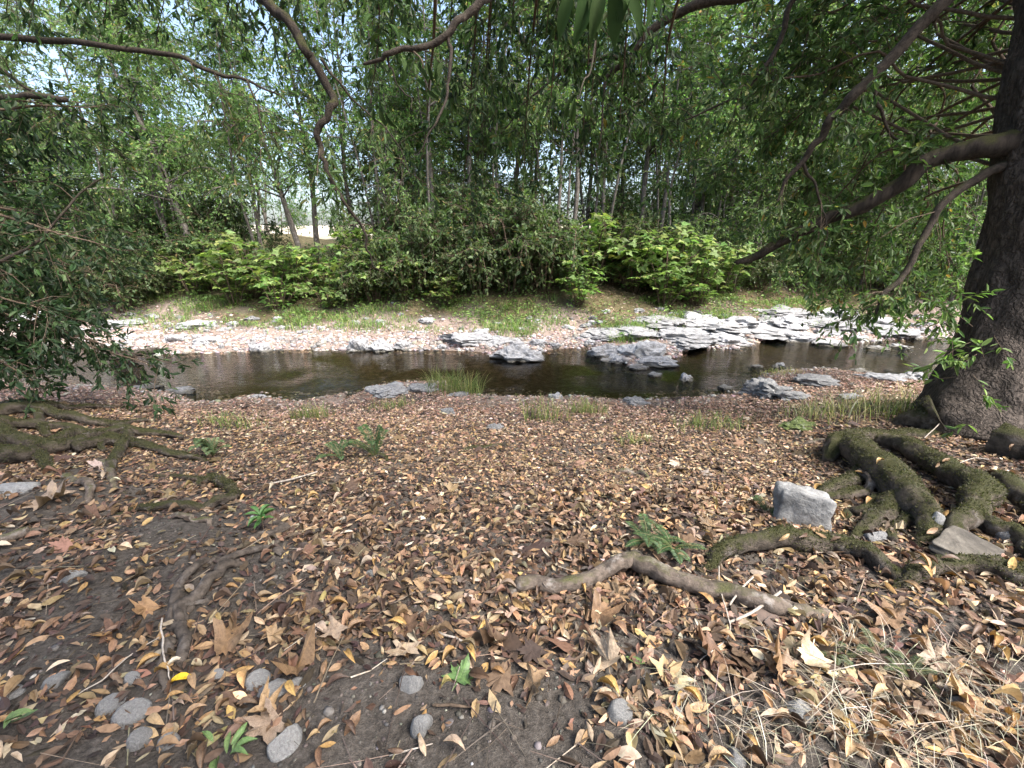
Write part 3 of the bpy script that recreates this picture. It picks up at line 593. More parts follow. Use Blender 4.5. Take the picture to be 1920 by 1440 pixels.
# ---------------------------------------------------------------- big tree by the stream, near bank
def path_px(lst): return [P(a, b, c) for a, b, c in lst]
bigt = empty('tree', (4.95, 4.3, float(ground_z(4.95, 4.3))))
B0 = np.array(bigt.location)
def loc(pts, o): return [np.asarray(p) - o for p in pts]
tr_pts = [P(1835, 850, 4.5), P(1850, 770, 4.55), P(1885, 680, 4.5), P(1918, 590, 4.4), P(1940, 480, 4.3), P(1962, 330, 4.15), P(1985, 150, 4.0), P(2015, -60, 3.85), P(2060, -420, 3.6), P(2110, -900, 3.4)]
V, F = tube(loc(tr_pts, B0), [.68, .55, .46, .42, .40, .38, .36, .34, .27, .16], 72, 150, .12, 5, .055); Geo().add(V, F).build('trunk', M['bark'], bigt)
big_limbs = {}
def limb(parent, o, name, pts, rad, mat='limb', sides=9, store=None, rough=.12, seed=1, wig=0.02):
    V, F = tube(loc(pts, o), rad, sides, 9 * len(pts), rough, seed, 0, wig); ob = Geo().add(V, F).build(name, M[mat], parent)
    if store is not None: store.append(loc(pts, o))
    return ob
LS = []
limb(bigt, B0, 'limb', path_px([(1950, 262, 4.15), (1880, 272, 4.15), (1810, 283, 4.3), (1740, 300, 4.45), (1690, 345, 4.6), (1640, 375, 4.75), (1580, 400, 4.95), (1520, 425, 5.15), (1460, 455, 5.35), (1412, 484, 5.5), (1380, 492, 5.55)]), [.15, .115, .092, .083, .08, .076, .072, .068, .06, .05, .034], 'bark_moss', 12, None, .1, 3)
limb(bigt, B0, 'limb', path_px([(2005, -260, 3.8), (1880, -110, 3.9), (1770, 0, 4.1), (1700, 75, 4.25), (1615, 165, 4.45), (1565, 215, 4.6), (1535, 262, 4.7), (1505, 305, 4.8), (1472, 340, 4.9), (1455, 378, 4.95)]), [.09, .075, .062, .055, .05, .045, .04, .03, .022, .012], 'limb', 9, LS, .1, 4)
limb(bigt, B0, 'limb', path_px([(1920, 300, 4.15), (1862, 322, 4.2), (1810, 350, 4.3), (1765, 385, 4.35), (1740, 430, 4.4), (1715, 480, 4.45), (1690, 522, 4.5), (1652, 560, 4.55), (1644, 590, 4.55)]), [.055, .045, .04, .038, .034, .032, .03, .026, .012], 'limb', 8, LS, .1, 6)
limb(bigt, B0, 'limb', path_px([(2000, -330, 3.8), (1700, -160, 4.2), (1480, -40, 4.5), (1355, 0, 4.7), (1290, 18, 4.8), (1230, 45, 4.9), (1195, 85, 4.95), (1182, 110, 5.0), (1160, 128, 5.0), (1135, 150, 5.05), (1128, 215, 5.0), (1120, 280, 5.0)]), [.09, .075, .06, .052, .048, .044, .04, .038, .03, .02, .012, .006], 'limb', 8, LS, .1, 7)
limb(bigt, B0, 'limb', path_px([(1182, 110, 5.0), (1140, 108, 5.05), (1080, 120, 5.1), (1000, 180, 5.2), (940, 250, 5.2)]), [.03, .022, .018, .012, .006], 'limb', 6, LS)
limb(bigt, B0, 'limb', path_px([(1610, -90, 4.4), (1490, 0, 4.8), (1470, 60, 4.9), (1440, 115, 5.0), (1400, 165, 5.1), (1330, 205, 5.2), (1250, 240, 5.3)]), [.04, .03, .028, .024, .02, .014, .006], 'limb', 6, LS)
limb(bigt, B0, 'limb', path_px([(1640, 165, 4.5), (1655, 215, 4.6), (1680, 260, 4.7), (1715, 290, 4.7)]), [.022, .018, .012, .006], 'limb', 6, LS)
limb(bigt, B0, 'limb', path_px([(1505, 305, 4.8), (1530, 350, 4.9), (1545, 400, 5.0), (1550, 450, 5.0)]), [.02, .014, .009, .005], 'limb', 6, LS)
# limbs of the crown, reaching over the stream
targets = [(1300, 60), (1390, 90), (1330, 190), (1420, 250), (1500, 120), (1580, 60), (1680, 40), (1640, 250), (1760, 160), (1820, 60), (1600, 340), (1730, 330), (1480, 420), (1560, 500), (1650, 450), (1750, 480), (1820, 420), (1700, 560), (1600, 590),
           (1790, 590), (1860, 160), (1350, 330), (1420, 380), (1500, 480), (1240, 130), (1660, 120), (1860, 300), (1770, 250), (1530, 200), (1450, 40)]
crown = Geo(); wood = Geo()
for (px, py) in targets:
    d = rng.uniform(5.4, 7.8) if py < 200 else rng.uniform(6.4, 8.2); e = P(px, py, d); s = P(*[(2000, -100, 3.9), (1985, 100, 4.0), (1965, 280, 4.15)][rng.integers(3)]); s = s + rng.normal(size=3) * [.05, .05, .3]
    m1 = s * .65 + e * .35 + [0, .2 + .5 * (py >= 200), .45]; m2 = s * .3 + e * .7 + [0, .1 + .4 * (py >= 200), .4]
    pp = loc([s, m1, m2, e], B0); V, F = tube(pp, [.02, .015, .009, .003], 6, 24, 0, 0, 0, .16); wood.add(V, F)
    grow([pp], 16, .7, 6, .36, 9, .105, .043, BAY, crown, wood, T6, .22, .05, .3 if py < 200 else .5, .22, .5, .006)
grow(LS, 10, .5, 5, .3, 8, .1, .04, BAY, crown, wood, T6, .3, 0, .4, .3, .45, .005)
# foliage above the frame that shades the bank
for k in range(32):
    a = rng.uniform(0, 6.28); e = np.array([4.4 + 3.9 * math.cos(a) * rng.uniform(.4, 1), 4.2 + 3.4 * math.sin(a) * rng.uniform(.4, 1), rng.uniform(5.2, 8.5)]); s = P(2030, -200, 3.8)
    pp = loc([s, s * .5 + e * .5 + [0, 0, .5], e], B0); V, F = tube(pp, [.05, .03, .008], 5, 12); wood.add(V, F)
    grow([pp], 11, 1.0, 4, .45, 8, .15, .06, BAY, crown, wood, T4, .3, .1, .3, .3, .4, .008)
# sprigs on the trunk's foot
sp = np.array([P(1800 + 30 * rng.normal(), 640 + 70 * rng.normal(), 4.05) for _ in range(34)]) - B0
sprays(sp, rng.normal(size=(34, 3)) + [-.6, -.5, .1], rng.uniform(.15, .35, 34), 9, .1, .032, BRIGHT[:3] + BAY[:2], T6, .2, .003, .2, crown, wood, .5)
wood.build('branchlets', M['twig'], bigt); crown.build('crown', M['foliage'], bigt, False)
MOSSP = [(.055, .057, .02, 3), (.075, .073, .028, 3), (.038, .04, .016, 3), (.11, .095, .045, .8)]
def fuzz(V, Q, ob, seed):
    """short moss on the upper side of a root"""
    A, B, C_, D = V[Q[:, 0]], V[Q[:, 1]], V[Q[:, 2]], V[Q[:, 3]]; nn = np.cross(C_ - A, D - B); ar = np.linalg.norm(nn, axis=1) / 2; nn = nrm(nn)
    cen = (A + C_) / 2; pr = ar * np.clip(nn[:, 2] * .8 + .12 + 1.3 * fbm(cen[:, 0] * 4, cen[:, 1] * 4, cen[:, 2] * 4, seed, 3), 0, 1); n = int(min(pr.sum() * 9000, 4200))
    if n < 20: return
    k = rng.choice(len(Q), n, p=pr / pr.sum()); u, w = rng.random((n, 1)), rng.random((n, 1)); p = A[k] * (1 - u) * (1 - w) + B[k] * u * (1 - w) + C_[k] * u * w + D[k] * (1 - u) * w
    ax = nn[k] * .7 + rng.normal(size=(n, 3)) * .6; L_ = rng.uniform(.008, .02, n); VV, FF = leaves(p, ax, rng.normal(size=(n, 3)), L_, L_ * .4, T4)
    g_ = Geo(); g_.add(VV, FF, np.repeat(tone(MOSSP, n), 4, 0)); g_.build('moss', M['grass'], ob, False)['kind'] = 'stuff'
# its roots
def root_px(parent, o, lst, rad, mat='root_moss', sides=12, lift=.4, seed=0, rough=.15, label=None):
    pts = []; rad = np.array(rad) * (1 if mat != 'root_moss' else .86 if parent is bigt else .78); rad_i = np.interp(np.linspace(0, 1, len(lst)), np.linspace(0, 1, len(rad)), rad)
    for (q, r) in zip(lst, rad_i):
        p = G(q[0], q[1]); up = q[2] if len(q) > 2 else lift; pts.append(p + [0, 0, r * (up - (1.5 if len(q) > 2 and up <= .25 and q in (lst[0], lst[-1]) else 0))])
    V, F = tube(loc(pts, o), rad_i, max(sides, 18), 18 * len(lst), rough, seed, .16, .02); ob = Geo().add(V, F).build('root', M[mat], parent)
    if label: ob['label'] = label
    if mat == 'root_moss': fuzz(V, F[0], ob, seed)
    return ob
roots = [([(1800, 800, .2), (1730, 815, -.3), (1660, 826, .2), (1600, 838), (1565, 850), (1548, 872, .4)], [.16, .1, .1, .11, .1, .05], .9), ([(1590, 845), (1605, 872), (1640, 905), (1680, 938), (1712, 970), (1735, 1000), (1728, 1028, .2)], [.11, .14, .145, .135, .12, .08, .04], 1.1),
         ([(1640, 832, .5), (1690, 852), (1740, 882), (1785, 912), (1825, 942), (1818, 982), (1780, 1012), (1748, 1035, .1)], [.08, .095, .1, .105, .11, .085, .06, .03], 1.0), ([(1690, 950), (1650, 975), (1620, 1000), (1590, 1020, 0)], [.1, .08, .05, .025], .6),
         ([(1620, 890), (1580, 915), (1520, 945), (1455, 965), (1435, 975, -.2)], [.08, .065, .05, .04, .02], .7), ([(1610, 930), (1560, 935), (1500, 950, 0)], [.055, .04, .02], .9), ([(1840, 890, 0), (1880, 915), (1925, 955), (1980, 1000)], [.07, .09, .09, .08], .6),
         ([(1815, 985), (1860, 1000), (1905, 1020), (1960, 1060)], [.065, .06, .06, .06], .6), ([(1760, 800, .6), (1710, 798, .4), (1685, 790, -.2)], [.22, .14, .05], .5), ([(1660, 1015), (1690, 990), (1720, 975)], [.03, .05, .07], .6),
         ([(1880, 845), (1940, 860), (2010, 890)], [.2, .16, .1], .5), ([(1650, 945, .8), (1625, 965, .6), (1585, 968, .2), (1560, 980, -.2)], [.06, .055, .04, .02], .8), ([(1770, 905, .4), (1800, 890, .3), (1850, 900, .2)], [.05, .05, .04], .5)]
for k, (l, r, up) in enumerate(roots): root_px(bigt, B0, l, r, 'root_moss', 16, up, 40 + k)
root_px(bigt, B0, [(1600, 905, 2.2), (1625, 915, 2.6), (1622, 932, 1.6), (1595, 940, .6), (1580, 945, .2)], [.035, .035, .03, .025, .015], 'root_bare', 8, 1, 60)
root_px(bigt, B0, [(1300, 1074, .2), (1350, 1050, .9), (1420, 1034, 1.2), (1500, 1031, 1.2), (1570, 1038, 1.1), (1620, 1054, .9), (1668, 1080, .4), (1700, 1098, -.2)], [.025, .045, .06, .068, .066, .06, .05, .035], 'root_moss', 14, 1, 61)
root_px(bigt, B0, [(1670, 1110, -.2), (1720, 1085, .5), (1775, 1072, .9), (1840, 1075, 1.0), (1900, 1085, 1.0), (1980, 1070, 1), (2060, 1000, 1)], [.03, .05, .055, .06, .065, .08, .1], 'root_moss', 14, 1, 62)
tag(bigt, 'massive dark-barked tree with mossy roots at the right edge, on the near bank', 'tree')

# ---------------------------------------------------------------- tree beyond the left edge: its boughs and roots reach into view
lt = empty('tree', (-6.9, 4.3, float(ground_z(-6.9, 4.3)))); L0 = np.array(lt.location)
lz = lt.location.z
ltr = [np.array([-6.9, 4.3, lz - .3]), np.array([-6.85, 4.3, lz + .4]), np.array([-6.8, 4.25, lz + 1.5]), np.array([-6.75, 4.2, lz + 3]), np.array([-6.9, 4.3, lz + 5]), np.array([-7, 4.2, lz + 8])]
V, F = tube(loc(ltr, L0), [.5, .38, .32, .28, .22, .08], 24, 50, .12, 9, .05); Geo().add(V, F).build('trunk', M['bark'], lt)
LL = []
limb(lt, L0, 'limb', [ltr[3]] + path_px([(-150, 62, 5.0), (0, 72, 4.9), (120, 78, 4.85), (220, 92, 4.8), (320, 101, 4.8), (380, 125, 4.8), (420, 140, 4.8), (465, 152, 4.85), (520, 178, 4.9), (560, 215, 4.9)]), [.06, .045, .036, .033, .03, .027, .024, .021, .016, .01, .005], 'limb', 8, LL, .1, 12)
limb(lt, L0, 'limb', [ltr[2] + [0, 0, 1.2]] + path_px([(-120, 178, 4.6), (0, 181, 4.5), (70, 181, 4.45), (126, 188, 4.4)]), [.06, .045, .036, .033, .028], 'limb', 8, None, .1, 13)
limb(lt, L0, 'limb', path_px([(405, 134, 4.8), (415, 170, 4.8), (420, 215, 4.8), (418, 240, 4.8)]), [.012, .01, .006, .003], 'limb', 5, LL)
limb(lt, L0, 'limb', path_px([(462, 152, 4.85), (485, 200, 4.85), (493, 250, 4.85), (503, 285, 4.85)]), [.013, .01, .007, .003], 'limb', 5, LL)
for l in ([(-100, 60, 4.8), (0, 130, 4.9), (80, 195, 5.0), (150, 250, 5.1), (230, 295, 5.2)], [(-80, 100, 4.6), (60, 170, 4.8), (160, 225, 5.0), (240, 300, 5.2)], [(-100, 480, 4.5), (40, 470, 4.7), (120, 400, 4.9), (180, 340, 5.1), (235, 330, 5.2)]):
    limb(lt, L0, 'limb', [ltr[3]] + path_px(l), [.04, .025, .016, .012, .008, .004], 'limb', 6, LL)
crown = Geo(); wood = Geo(); dark = Geo()
tl = [(30, 330), (120, 340), (60, 430), (180, 420), (40, 520), (140, 500), (230, 470), (20, 600), (110, 590), (60, 680), (160, 650), (230, 660), (300, 690), (30, 720), (190, 610), (100, 250), (20, 240), (200, 200), (90, 740), (170, 560), (10, 450)]
for (px, py) in tl:
    d = rng.uniform(4.6, 6.0); e = P(px, py, d); s = ltr[3] + [0, 0, rng.uniform(-1.2, .4)] if py < 450 else ltr[2] + [0, 0, rng.uniform(-.2, .8)]
    m1 = s * .6 + e * .4 + [0, .1, .25]; m2 = s * .25 + e * .75 + [0, 0, .18]
    pp = loc([s, m1, m2, e], L0); V, F = tube(pp, [.03, .022, .012, .004], 6, 20, 0, 0, 0, .04); wood.add(V, F)
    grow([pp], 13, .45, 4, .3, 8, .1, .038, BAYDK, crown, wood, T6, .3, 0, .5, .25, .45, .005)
grow(LL, 8, .5, 4, .3, 8, .095, .028, BAY, crown, wood, T6, .4, 0, .35, .4, .4, .005)
for k in range(20):  # overhead crown limbs out of view, put in for shade
    a = rng.uniform(0, 6.28); e = np.array([-5.6 + 3.6 * math.cos(a) * rng.uniform(.4, 1), 3.6 + 3.2 * math.sin(a) * rng.uniform(.4, 1), rng.uniform(4.8, 8)]); s = ltr[4]
    pp = loc([s, s * .5 + e * .5 + [0, 0, .5], e], L0); V, F = tube(pp, [.05, .03, .008], 5, 12); wood.add(V, F)
    grow([pp], 10, .9, 4, .4, 7, .11, .036, BAY, crown, wood, T4, .3, .1, .3, .3, .4, .008)
wood.build('branchlets', M['twig'], lt); crown.build('crown', M['foliage'], lt, False)
for k, (l, r, up) in enumerate([([(-90, 800), (0, 782), (60, 776), (110, 786), (170, 798), (225, 802), (280, 792)], [.16, .09, .08, .07, .06, .05, .03], 1.1), ([(-90, 800), (0, 822), (50, 842), (105, 852), (165, 832), (225, 816), (290, 818), (340, 826)], [.15, .1, .09, .085, .075, .065, .05, .03], 1.0),
        ([(-60, 860), (30, 868), (75, 856), (115, 832), (160, 822), (220, 830), (275, 842), (330, 856), (370, 866)], [.12, .09, .075, .07, .07, .06, .05, .04, .02], 1.0), ([(150, 850), (195, 838), (250, 838), (300, 850), (345, 862), (400, 868)], [.07, .06, .055, .045, .035, .02], 1.2),
        ([(60, 845), (85, 872), (95, 890)], [.07, .05, .03], .8), ([(240, 818, 1.6), (235, 845, 1.3), (215, 872), (205, 890)], [.06, .06, .05, .03], .7), ([(0, 800), (70, 808), (140, 812), (190, 826), (200, 850)], [.07, .06, .05, .04, .03], 1.3),
        ([(-30, 770), (70, 762), (150, 768), (230, 766)], [.06, .05, .04, .02], .8), ([(75, 776, 2.2), (80, 800, 1.6), (90, 822, 1.0)], [.05, .05, .04], 1.0)]):
    root_px(lt, L0, l, r, 'root_moss', 12, up, 70 + k)
tag(lt, 'dark-leaved tree at the left edge with tangled mossy roots and drooping boughs', 'tree')

# ---------------------------------------------------------------- overhanging tree that stands behind the camera
ot = empty('tree', (1.1, -2.6, float(ground_z(1.1, -2.6)))); O0 = np.array(ot.location); oz = ot.location.z
otr = [np.array([1.1, -2.6, oz - .3]), np.array([1.1, -2.6, oz + .5]), np.array([1.0, -2.5, oz + 2.5]), np.array([.8, -2.2, oz + 5]), np.array([.7, -2.0, oz + 8])]
V, F = tube(loc(otr, O0), [.55, .42, .36, .27, .1], 24, 50, .12, 15, .05); Geo().add(V, F).build('trunk', M['bark'], ot)
OL = []; OD = []
limb(ot, O0, 'limb', [otr[2] + [0, 0, 1.5], np.array([-1.0, .2, 4.4]), np.array([-2.0, 2.0, 4.5])] + path_px([(440, -75, 3.75), (500, 0, 3.8), (540, 40, 3.8), (565, 85, 3.8), (590, 125, 3.85), (610, 165, 3.9), (623, 190, 3.9), (610, 222, 3.9), (598, 246, 3.95), (603, 280, 4.0), (610, 312, 4.0), (630, 350, 4.1), (647, 388, 4.15), (680, 432, 4.3), (692, 470, 4.4), (705, 502, 4.5), (735, 522, 4.6)]),
     [.15, .1, .065, .05, .046, .043, .04, .038, .036, .037, .032, .03, .025, .022, .019, .016, .013, .01, .007, .004], 'bark_moss', 9, None, .14, 22)
OF = loc(path_px([(500, 0, 3.8), (565, 85, 3.8), (623, 190, 3.9), (598, 246, 3.95), (610, 312, 4.0), (647, 388, 4.15), (692, 470, 4.4)]), O0)
limb(ot, O0, 'limb', [otr[2] + [0, 0, 1.0], np.array([1.1, -.6, 3.6]), np.array([.6, .8, 3.4])] + path_px([(960, -90, 2.3), (900, 0, 2.3), (870, 36, 2.3), (830, 66, 2.3), (780, 90, 2.3), (730, 105, 2.3), (684, 115, 2.3)]), [.1, .07, .045, .026, .022, .02, .018, .016, .013, .008], 'limb', 8, OD, .1, 23)
limb(ot, O0, 'limb', path_px([(838, 62, 2.3), (848, 100, 2.3), (840, 160, 2.3), (815, 240, 2.3), (785, 287, 2.3)]), [.012, .01, .008, .006, .002], 'limb', 6)
limb(ot, O0, 'limb', path_px([(725, 106, 2.3), (740, 140, 2.3), (765, 180, 2.3), (775, 215, 2.3)]), [.007, .005, .004, .002], 'limb', 5)
limb(ot, O0, 'limb', path_px([(600, 110, 3.85), (640, 160, 4.0), (700, 220, 4.2), (745, 270, 4.3), (770, 330, 4.4)]), [.014, .011, .008, .006, .003], 'limb', 5, OL)
crown = Geo(); wood = Geo()
for (px, py, d) in [(880, 40, 4.4), (960, 100, 4.6), (1030, 60, 4.2), (1000, 180, 5), (910, 200, 5.2), (1060, 140, 4.8), (840, 160, 4.8), (900, 290, 5.4), (1030, 260, 5.2), (740, 60, 4.6), (1110, 220, 5), (980, 320, 5.6), (1090, 330, 5.6), (700, 200, 5), (790, 330, 5.4), (1160, 300, 5.4),
                     (1200, 200, 5.2), (650, 60, 4.4), (560, 60, 5), (450, 40, 5), (350, 20, 5), (1240, 330, 5.8), (870, 380, 5.8), (1150, 60, 4.8), (120, 30, 5.2), (220, 45, 5.2), (300, 85, 5.4), (60, 100, 5.0), (420, 90, 5.4), (520, 110, 5.4), (180, 125, 5.6), (260, 15, 5.2), (20, 30, 5.0), (600, 20, 5.2), (700, 90, 5.4)]:
    e = P(px, py, d); s = np.array([e[0] * .6 + .2, e[1] - 2.2, e[2] + rng.uniform(1.2, 2.0)]); m1 = s * .5 + e * .5 + [0, .35, .35]
    pp = loc([s, m1, e], O0); V, F = tube(pp, [.018, .012, .003], 5, 14, 0, 0, 0, .04); wood.add(V, F)
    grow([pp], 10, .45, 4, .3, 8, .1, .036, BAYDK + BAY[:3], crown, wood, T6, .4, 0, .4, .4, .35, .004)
grow(OL + [OF], 7, .35, 3, .25, 6, .1, .027, BAY, crown, wood, T6, .6, 0, .4, .6, .3, .004)
for k in range(64):  # unseen crown limbs with oversized leaves, added to shade the near bank
    a = rng.uniform(0, 6.28); rr_ = math.sqrt(rng.uniform(.02, 1)); e = np.array([-.6 + 6.0 * math.cos(a) * rr_, -.8 + 5.2 * math.sin(a) * rr_, rng.uniform(5.0, 8.5)]); s = otr[3]
    pp = loc([s, s * .5 + e * .5 + [0, 0, .5], e], O0); V, F = tube(pp, [.05, .03, .008], 5, 12); wood.add(V, F)
    grow([pp], 11, 1.0, 4, .45, 8, .15, .055, BAY, crown, wood, T4, .3, .1, .3, .3, .4, .008)
wood.build('branchlets', M['twig'], ot); crown.build('crown', M['foliage'], ot, False)
# the nearest sprays: each leaf on its own
LM = [Geo().add(*leaves(np.zeros((1, 3)), np.array([[1., 0, 0]]), np.array([[0, 0, 1.]]), 1.0, w, lance(f, c, t))).mesh('leaf') for w, f, c, t in ((.3, .12, .08, .1), (.27, .2, .14, -.2), (.33, .06, -.06, .3), (.3, .28, .1, 0))]
M['near_leaf'] = mat_leaf('near_leaf', base=(.045, .075, .026), trans=.3, rough=.75, spec=.05, rnd=.3, obj_noise=False)
for m_ in LM: m_.materials.append(M['near_leaf'])
def single(mesh, name, pos, axis, nor, L, parent=None, o=np.zeros(3), mat=None):
    ax = Vector(nrm(axis)); s = Vector(nor).cross(ax).normalized(); n2 = ax.cross(s)
    ob = bpy.data.objects.new(name, mesh); COL.objects.link(ob)
    if parent is not None: ob.parent = parent
    from mathutils import Matrix
    mw = Matrix(((ax.x, s.x, n2.x), (ax.y, s.y, n2.y), (ax.z, s.z, n2.z))).to_4x4(); mw.translation = Vector(np.asarray(pos, float) - o)
    ob.matrix_local = mw @ Matrix.Scale(L, 4); return ob
tw_top = limb(ot, O0, 'twig', path_px([(1130, -170, 1.2), (1125, -80, 1.05), (1115, -20, 1.0), (1100, 0, 1.0)]), [.006, .005, .003], 'twig', 5, None, 0, 0, 0)
limb(ot, O0, 'twig', path_px([(1130, -170, 1.2), (1165, -70, 1.05), (1190, -40, 1.05)]), [.006, .005, .003], 'twig', 5, None, 0, 0, 0)
tw_mid = limb(ot, O0, 'twig', path_px([(1130, -40, 2.7), (1110, 120, 2.5), (1095, 150, 2.4), (1085, 185, 2.3)]), [.006, .005, .003], 'limb', 5, None, 0, 0, 0)
tw_left = limb(ot, O0, 'twig', path_px([(770, 92, 2.3), (790, 112, 2.26), (795, 140, 2.28), (800, 172, 2.3)]), [.005, .004, .002], 'twig', 5, None, 0, 0, 0)
for (px, py, d, L) in [(700, 30, 2.2, .09), (730, 45, 2.2, .1), (745, 60, 2.2, .1), (715, 65, 2.2, .08), (765, 50, 2.2, .09), (755, 110, 2.25, .1), (770, 118, 2.25, .11), (790, 112, 2.25, .11), (800, 118, 2.25, .1), (815, 108, 2.25, .11), (828, 118, 2.25, .1), (760, 128, 2.2, .08), (785, 130, 2.2, .09),
                       (785, 165, 2.3, .1), (800, 170, 2.3, .1), (812, 165, 2.3, .09), (780, 150, 2.3, .09), (710, 205, 2.3, .09), (722, 210, 2.3, .1), (700, 200, 2.3, .08), (735, 210, 2.3, .08), (845, 240, 2.3, .09), (838, 205, 2.3, .08), (690, 135, 2.3, .09), (680, 145, 2.3, .08),
                       (1078, 182, 2.3, .14), (1090, 188, 2.3, .12), (1070, 185, 2.3, .1), (1098, 190, 2.3, .09),
                       (1075, -25, 1.0, .11), (1095, -35, 1.0, .13), (1120, -40, 1.0, .15), (1140, -40, 1.0, .15), (1155, -30, 1.0, .13), (1110, -20, 1.0, .11), (1172, -40, 1.05, .14), (1060, -45, 1.05, .1), (1190, -50, 1.05, .12), (1128, -15, .95, .12), (1205, -45, 1.1, .12), (1085, -10, 1.0, .09)]:
    ax = np.array([rng.normal() * .35, rng.normal() * .3, -1.0]) if px > 1000 else np.array([rng.normal() * .55, rng.normal() * .4, -.75])
    single(LM[rng.integers(4)], 'leaf', P(px, py, d), ax, (rng.normal() * .5, -1, rng.normal() * .5 + .4), L * .95, tw_top if py < 0 else tw_mid if px > 1000 else tw_left, O0)
limb(ot, O0, 'limb', [np.array([.6, .8, 3.4])] + path_px([(1000, -300, 1.6), (1130, -170, 1.2)]), [.02, .012, .006], 'limb', 6)
tag(ot, 'overhanging tree with bent mossy branches and big leaves hanging in from the top', 'tree')

# ---------------------------------------------------------------- exposed roots on the near bank
def lone_root(lst, rad, label, mat='root_bare', up=.5, seed=0, sides=10):
    b = G(lst[0][0], lst[0][1]); e = empty('exposed_root', b); root_px(e, b, lst, rad, mat, sides, up, seed); tag(e, label, 'root', 'exposed roots on the near bank'); return e
def more(e, lst, rad, mat='root_bare', up=.5, seed=0): root_px(e, np.array(e.location), lst, rad, mat, 9, up, seed)
lone_root([(898, 1128, -.3), (935, 1118, .3), (965, 1108, .7), (990, 1103, .9), (1050, 1106, 1), (1105, 1097, 1.2), (1150, 1082, 1.6), (1182, 1073, 1.9), (1212, 1084, 1.7), (1265, 1102, 1.1), (1330, 1117, .8), (1400, 1133, .6), (1470, 1148, .2), (1530, 1152, -.5), (1610, 1140, -.8)],
          [.018, .026, .034, .036, .036, .038, .04, .043, .044, .044, .044, .044, .045, .042, .03], 'long grey bare root snaking across the middle of the leaf litter', 'root_bare', .6, 101, 14)
e = lone_root([(222, 964, 0), (290, 957, .6), (355, 957, .8), (405, 952, 1), (437, 937, 1.2), (428, 917, 1.3), (398, 906, 1.2), (372, 914, .8)], [.025, .036, .038, .042, .046, .048, .045, .03], 'hooked mossy root curling back on itself near the green seedling', 'root_moss', .8, 102)
more(e, [(280, 893, .1), (320, 896, .6), (365, 903, .8), (385, 907, .8)], [.015, .025, .028, .02], 'root_moss', .6, 103)
e = lone_root([(335, 1200, .2), (340, 1165, .8), (365, 1130, 1), (400, 1095, 1.2), (430, 1068, 1), (455, 1060, .2)], [0.0200, 0.0250, 0.0275, 0.0275, 0.0250, 0.0150], 'forked grey roots running down beside the bare soil mound', 'root_dark', .8, 104)
more(e, [(330, 1290, .1), (335, 1240, .5), (338, 1190, .8), (330, 1150, .9), (342, 1110, .8), (365, 1075, .6), (400, 1055, .4)], [0.0150, 0.0200, 0.0225, 0.0238, 0.0225, 0.0200, 0.0100], 'root_dark', .8, 105)
more(e, [(312, 1310, 0), (300, 1270, .5), (305, 1240, .6), (325, 1215, .6)], [0.0125, 0.0175, 0.0187, 0.0175], 'root_dark', .6, 106)
e = lone_root([(360, 1070, .2), (420, 1052, .8), (470, 1040, 1), (520, 1022, .9)], [0.0125, 0.0175, 0.0187, 0.0125], 'thin crossing roots just below the green seedling', 'root_dark', .8, 107)
more(e, [(430, 1032, .2), (475, 1012, .8), (520, 1000, 1), (530, 990, .6), (505, 975, .3)], [0.0200, 0.0250, 0.0275, 0.0250, 0.0150], 'root_dark', .8, 108)
more(e, [(500, 1030, .2), (530, 1040, .7), (548, 1058, .2)], [0.0150, 0.0200, 0.0125], 'root_dark', .8, 109)
more(e, [(500, 985, .3), (530, 975, .6), (560, 970, 0)], [0.0125, 0.0163, 0.0075], 'root_dark', .8, 110)
more(e, [(335, 1120, .5), (350, 1090, .9), (380, 1062, .9), (430, 1045, .6), (470, 1030, .2)], [0.0150, 0.0200, 0.0200, 0.0175, 0.0100], 'root_dark', .8, 131)
more(e, [(345, 1245, .1), (350, 1215, .6), (342, 1180, .9), (350, 1150, .8), (372, 1120, .3)], [0.0125, 0.0175, 0.0200, 0.0187, 0.0100], 'root_dark', .8, 132)
more(e, [(320, 1130, 0), (345, 1140, .8), (372, 1135, .9), (400, 1120, .2)], [0.0075, 0.0112, 0.0112, 0.0050], 'root_dark', .8, 133)
lone_root([(100, 890, .2), (140, 903, .8), (165, 922, 1), (170, 945, .3)], [.025, .03, .03, .02], 'short arched root below the mossy tangle', 'root_bare', .8, 111)
lone_root([(-20, 1034, .5), (40, 1008, .7), (90, 996, .4), (125, 985, -.1)], [.03, .03, .026, .015], 'straight dark root leaving at the left edge over bare soil', 'root_bare', .6, 112)
lone_root([(190, 868, .5), (212, 890, .7), (218, 912, .3), (240, 925, 0)], [.03, .028, .022, .014], 'small root bending down from the mossy tangle', 'root_bare', .7, 113)
lone_root([(300, 968, .2), (340, 972, .5), (380, 978, .4), (402, 988, -.1)], [.012, .018, .018, .01], 'thin root lying just under the hooked mossy root', 'root_bare', .7, 114)
lone_root([(820, 862, 0), (870, 848, .6), (920, 838, .5), (970, 836, 0)], [.02, .028, .026, .015], 'low mossy root breaking the leaf carpet at its middle', 'root_moss', .6, 115)
lone_root([(1120, 882, 0), (1160, 885, .5), (1200, 892, .5), (1240, 905, 0)], [.018, .024, .024, .012], 'low dark root in the leaf carpet above the fern', 'root_bare', .5, 116)
lone_root([(680, 862, 0), (715, 860, .5), (740, 868, .1)], [.025, .03, .015], 'mossy stub of root at the foot of the upright fern', 'root_moss', .6, 117)
lone_root([(1505, 835, 0), (1540, 830, .6), (1575, 835, .4)], [.02, .028, .02], 'small dark root poking out beyond the big mossy roots', 'root_bare', .5, 118)
lone_root([(440, 860, 0), (490, 855, .5), (520, 858, 0)], [.018, .024, .012], 'low root near the tangle, half buried in leaves', 'root_bare', .5, 119)

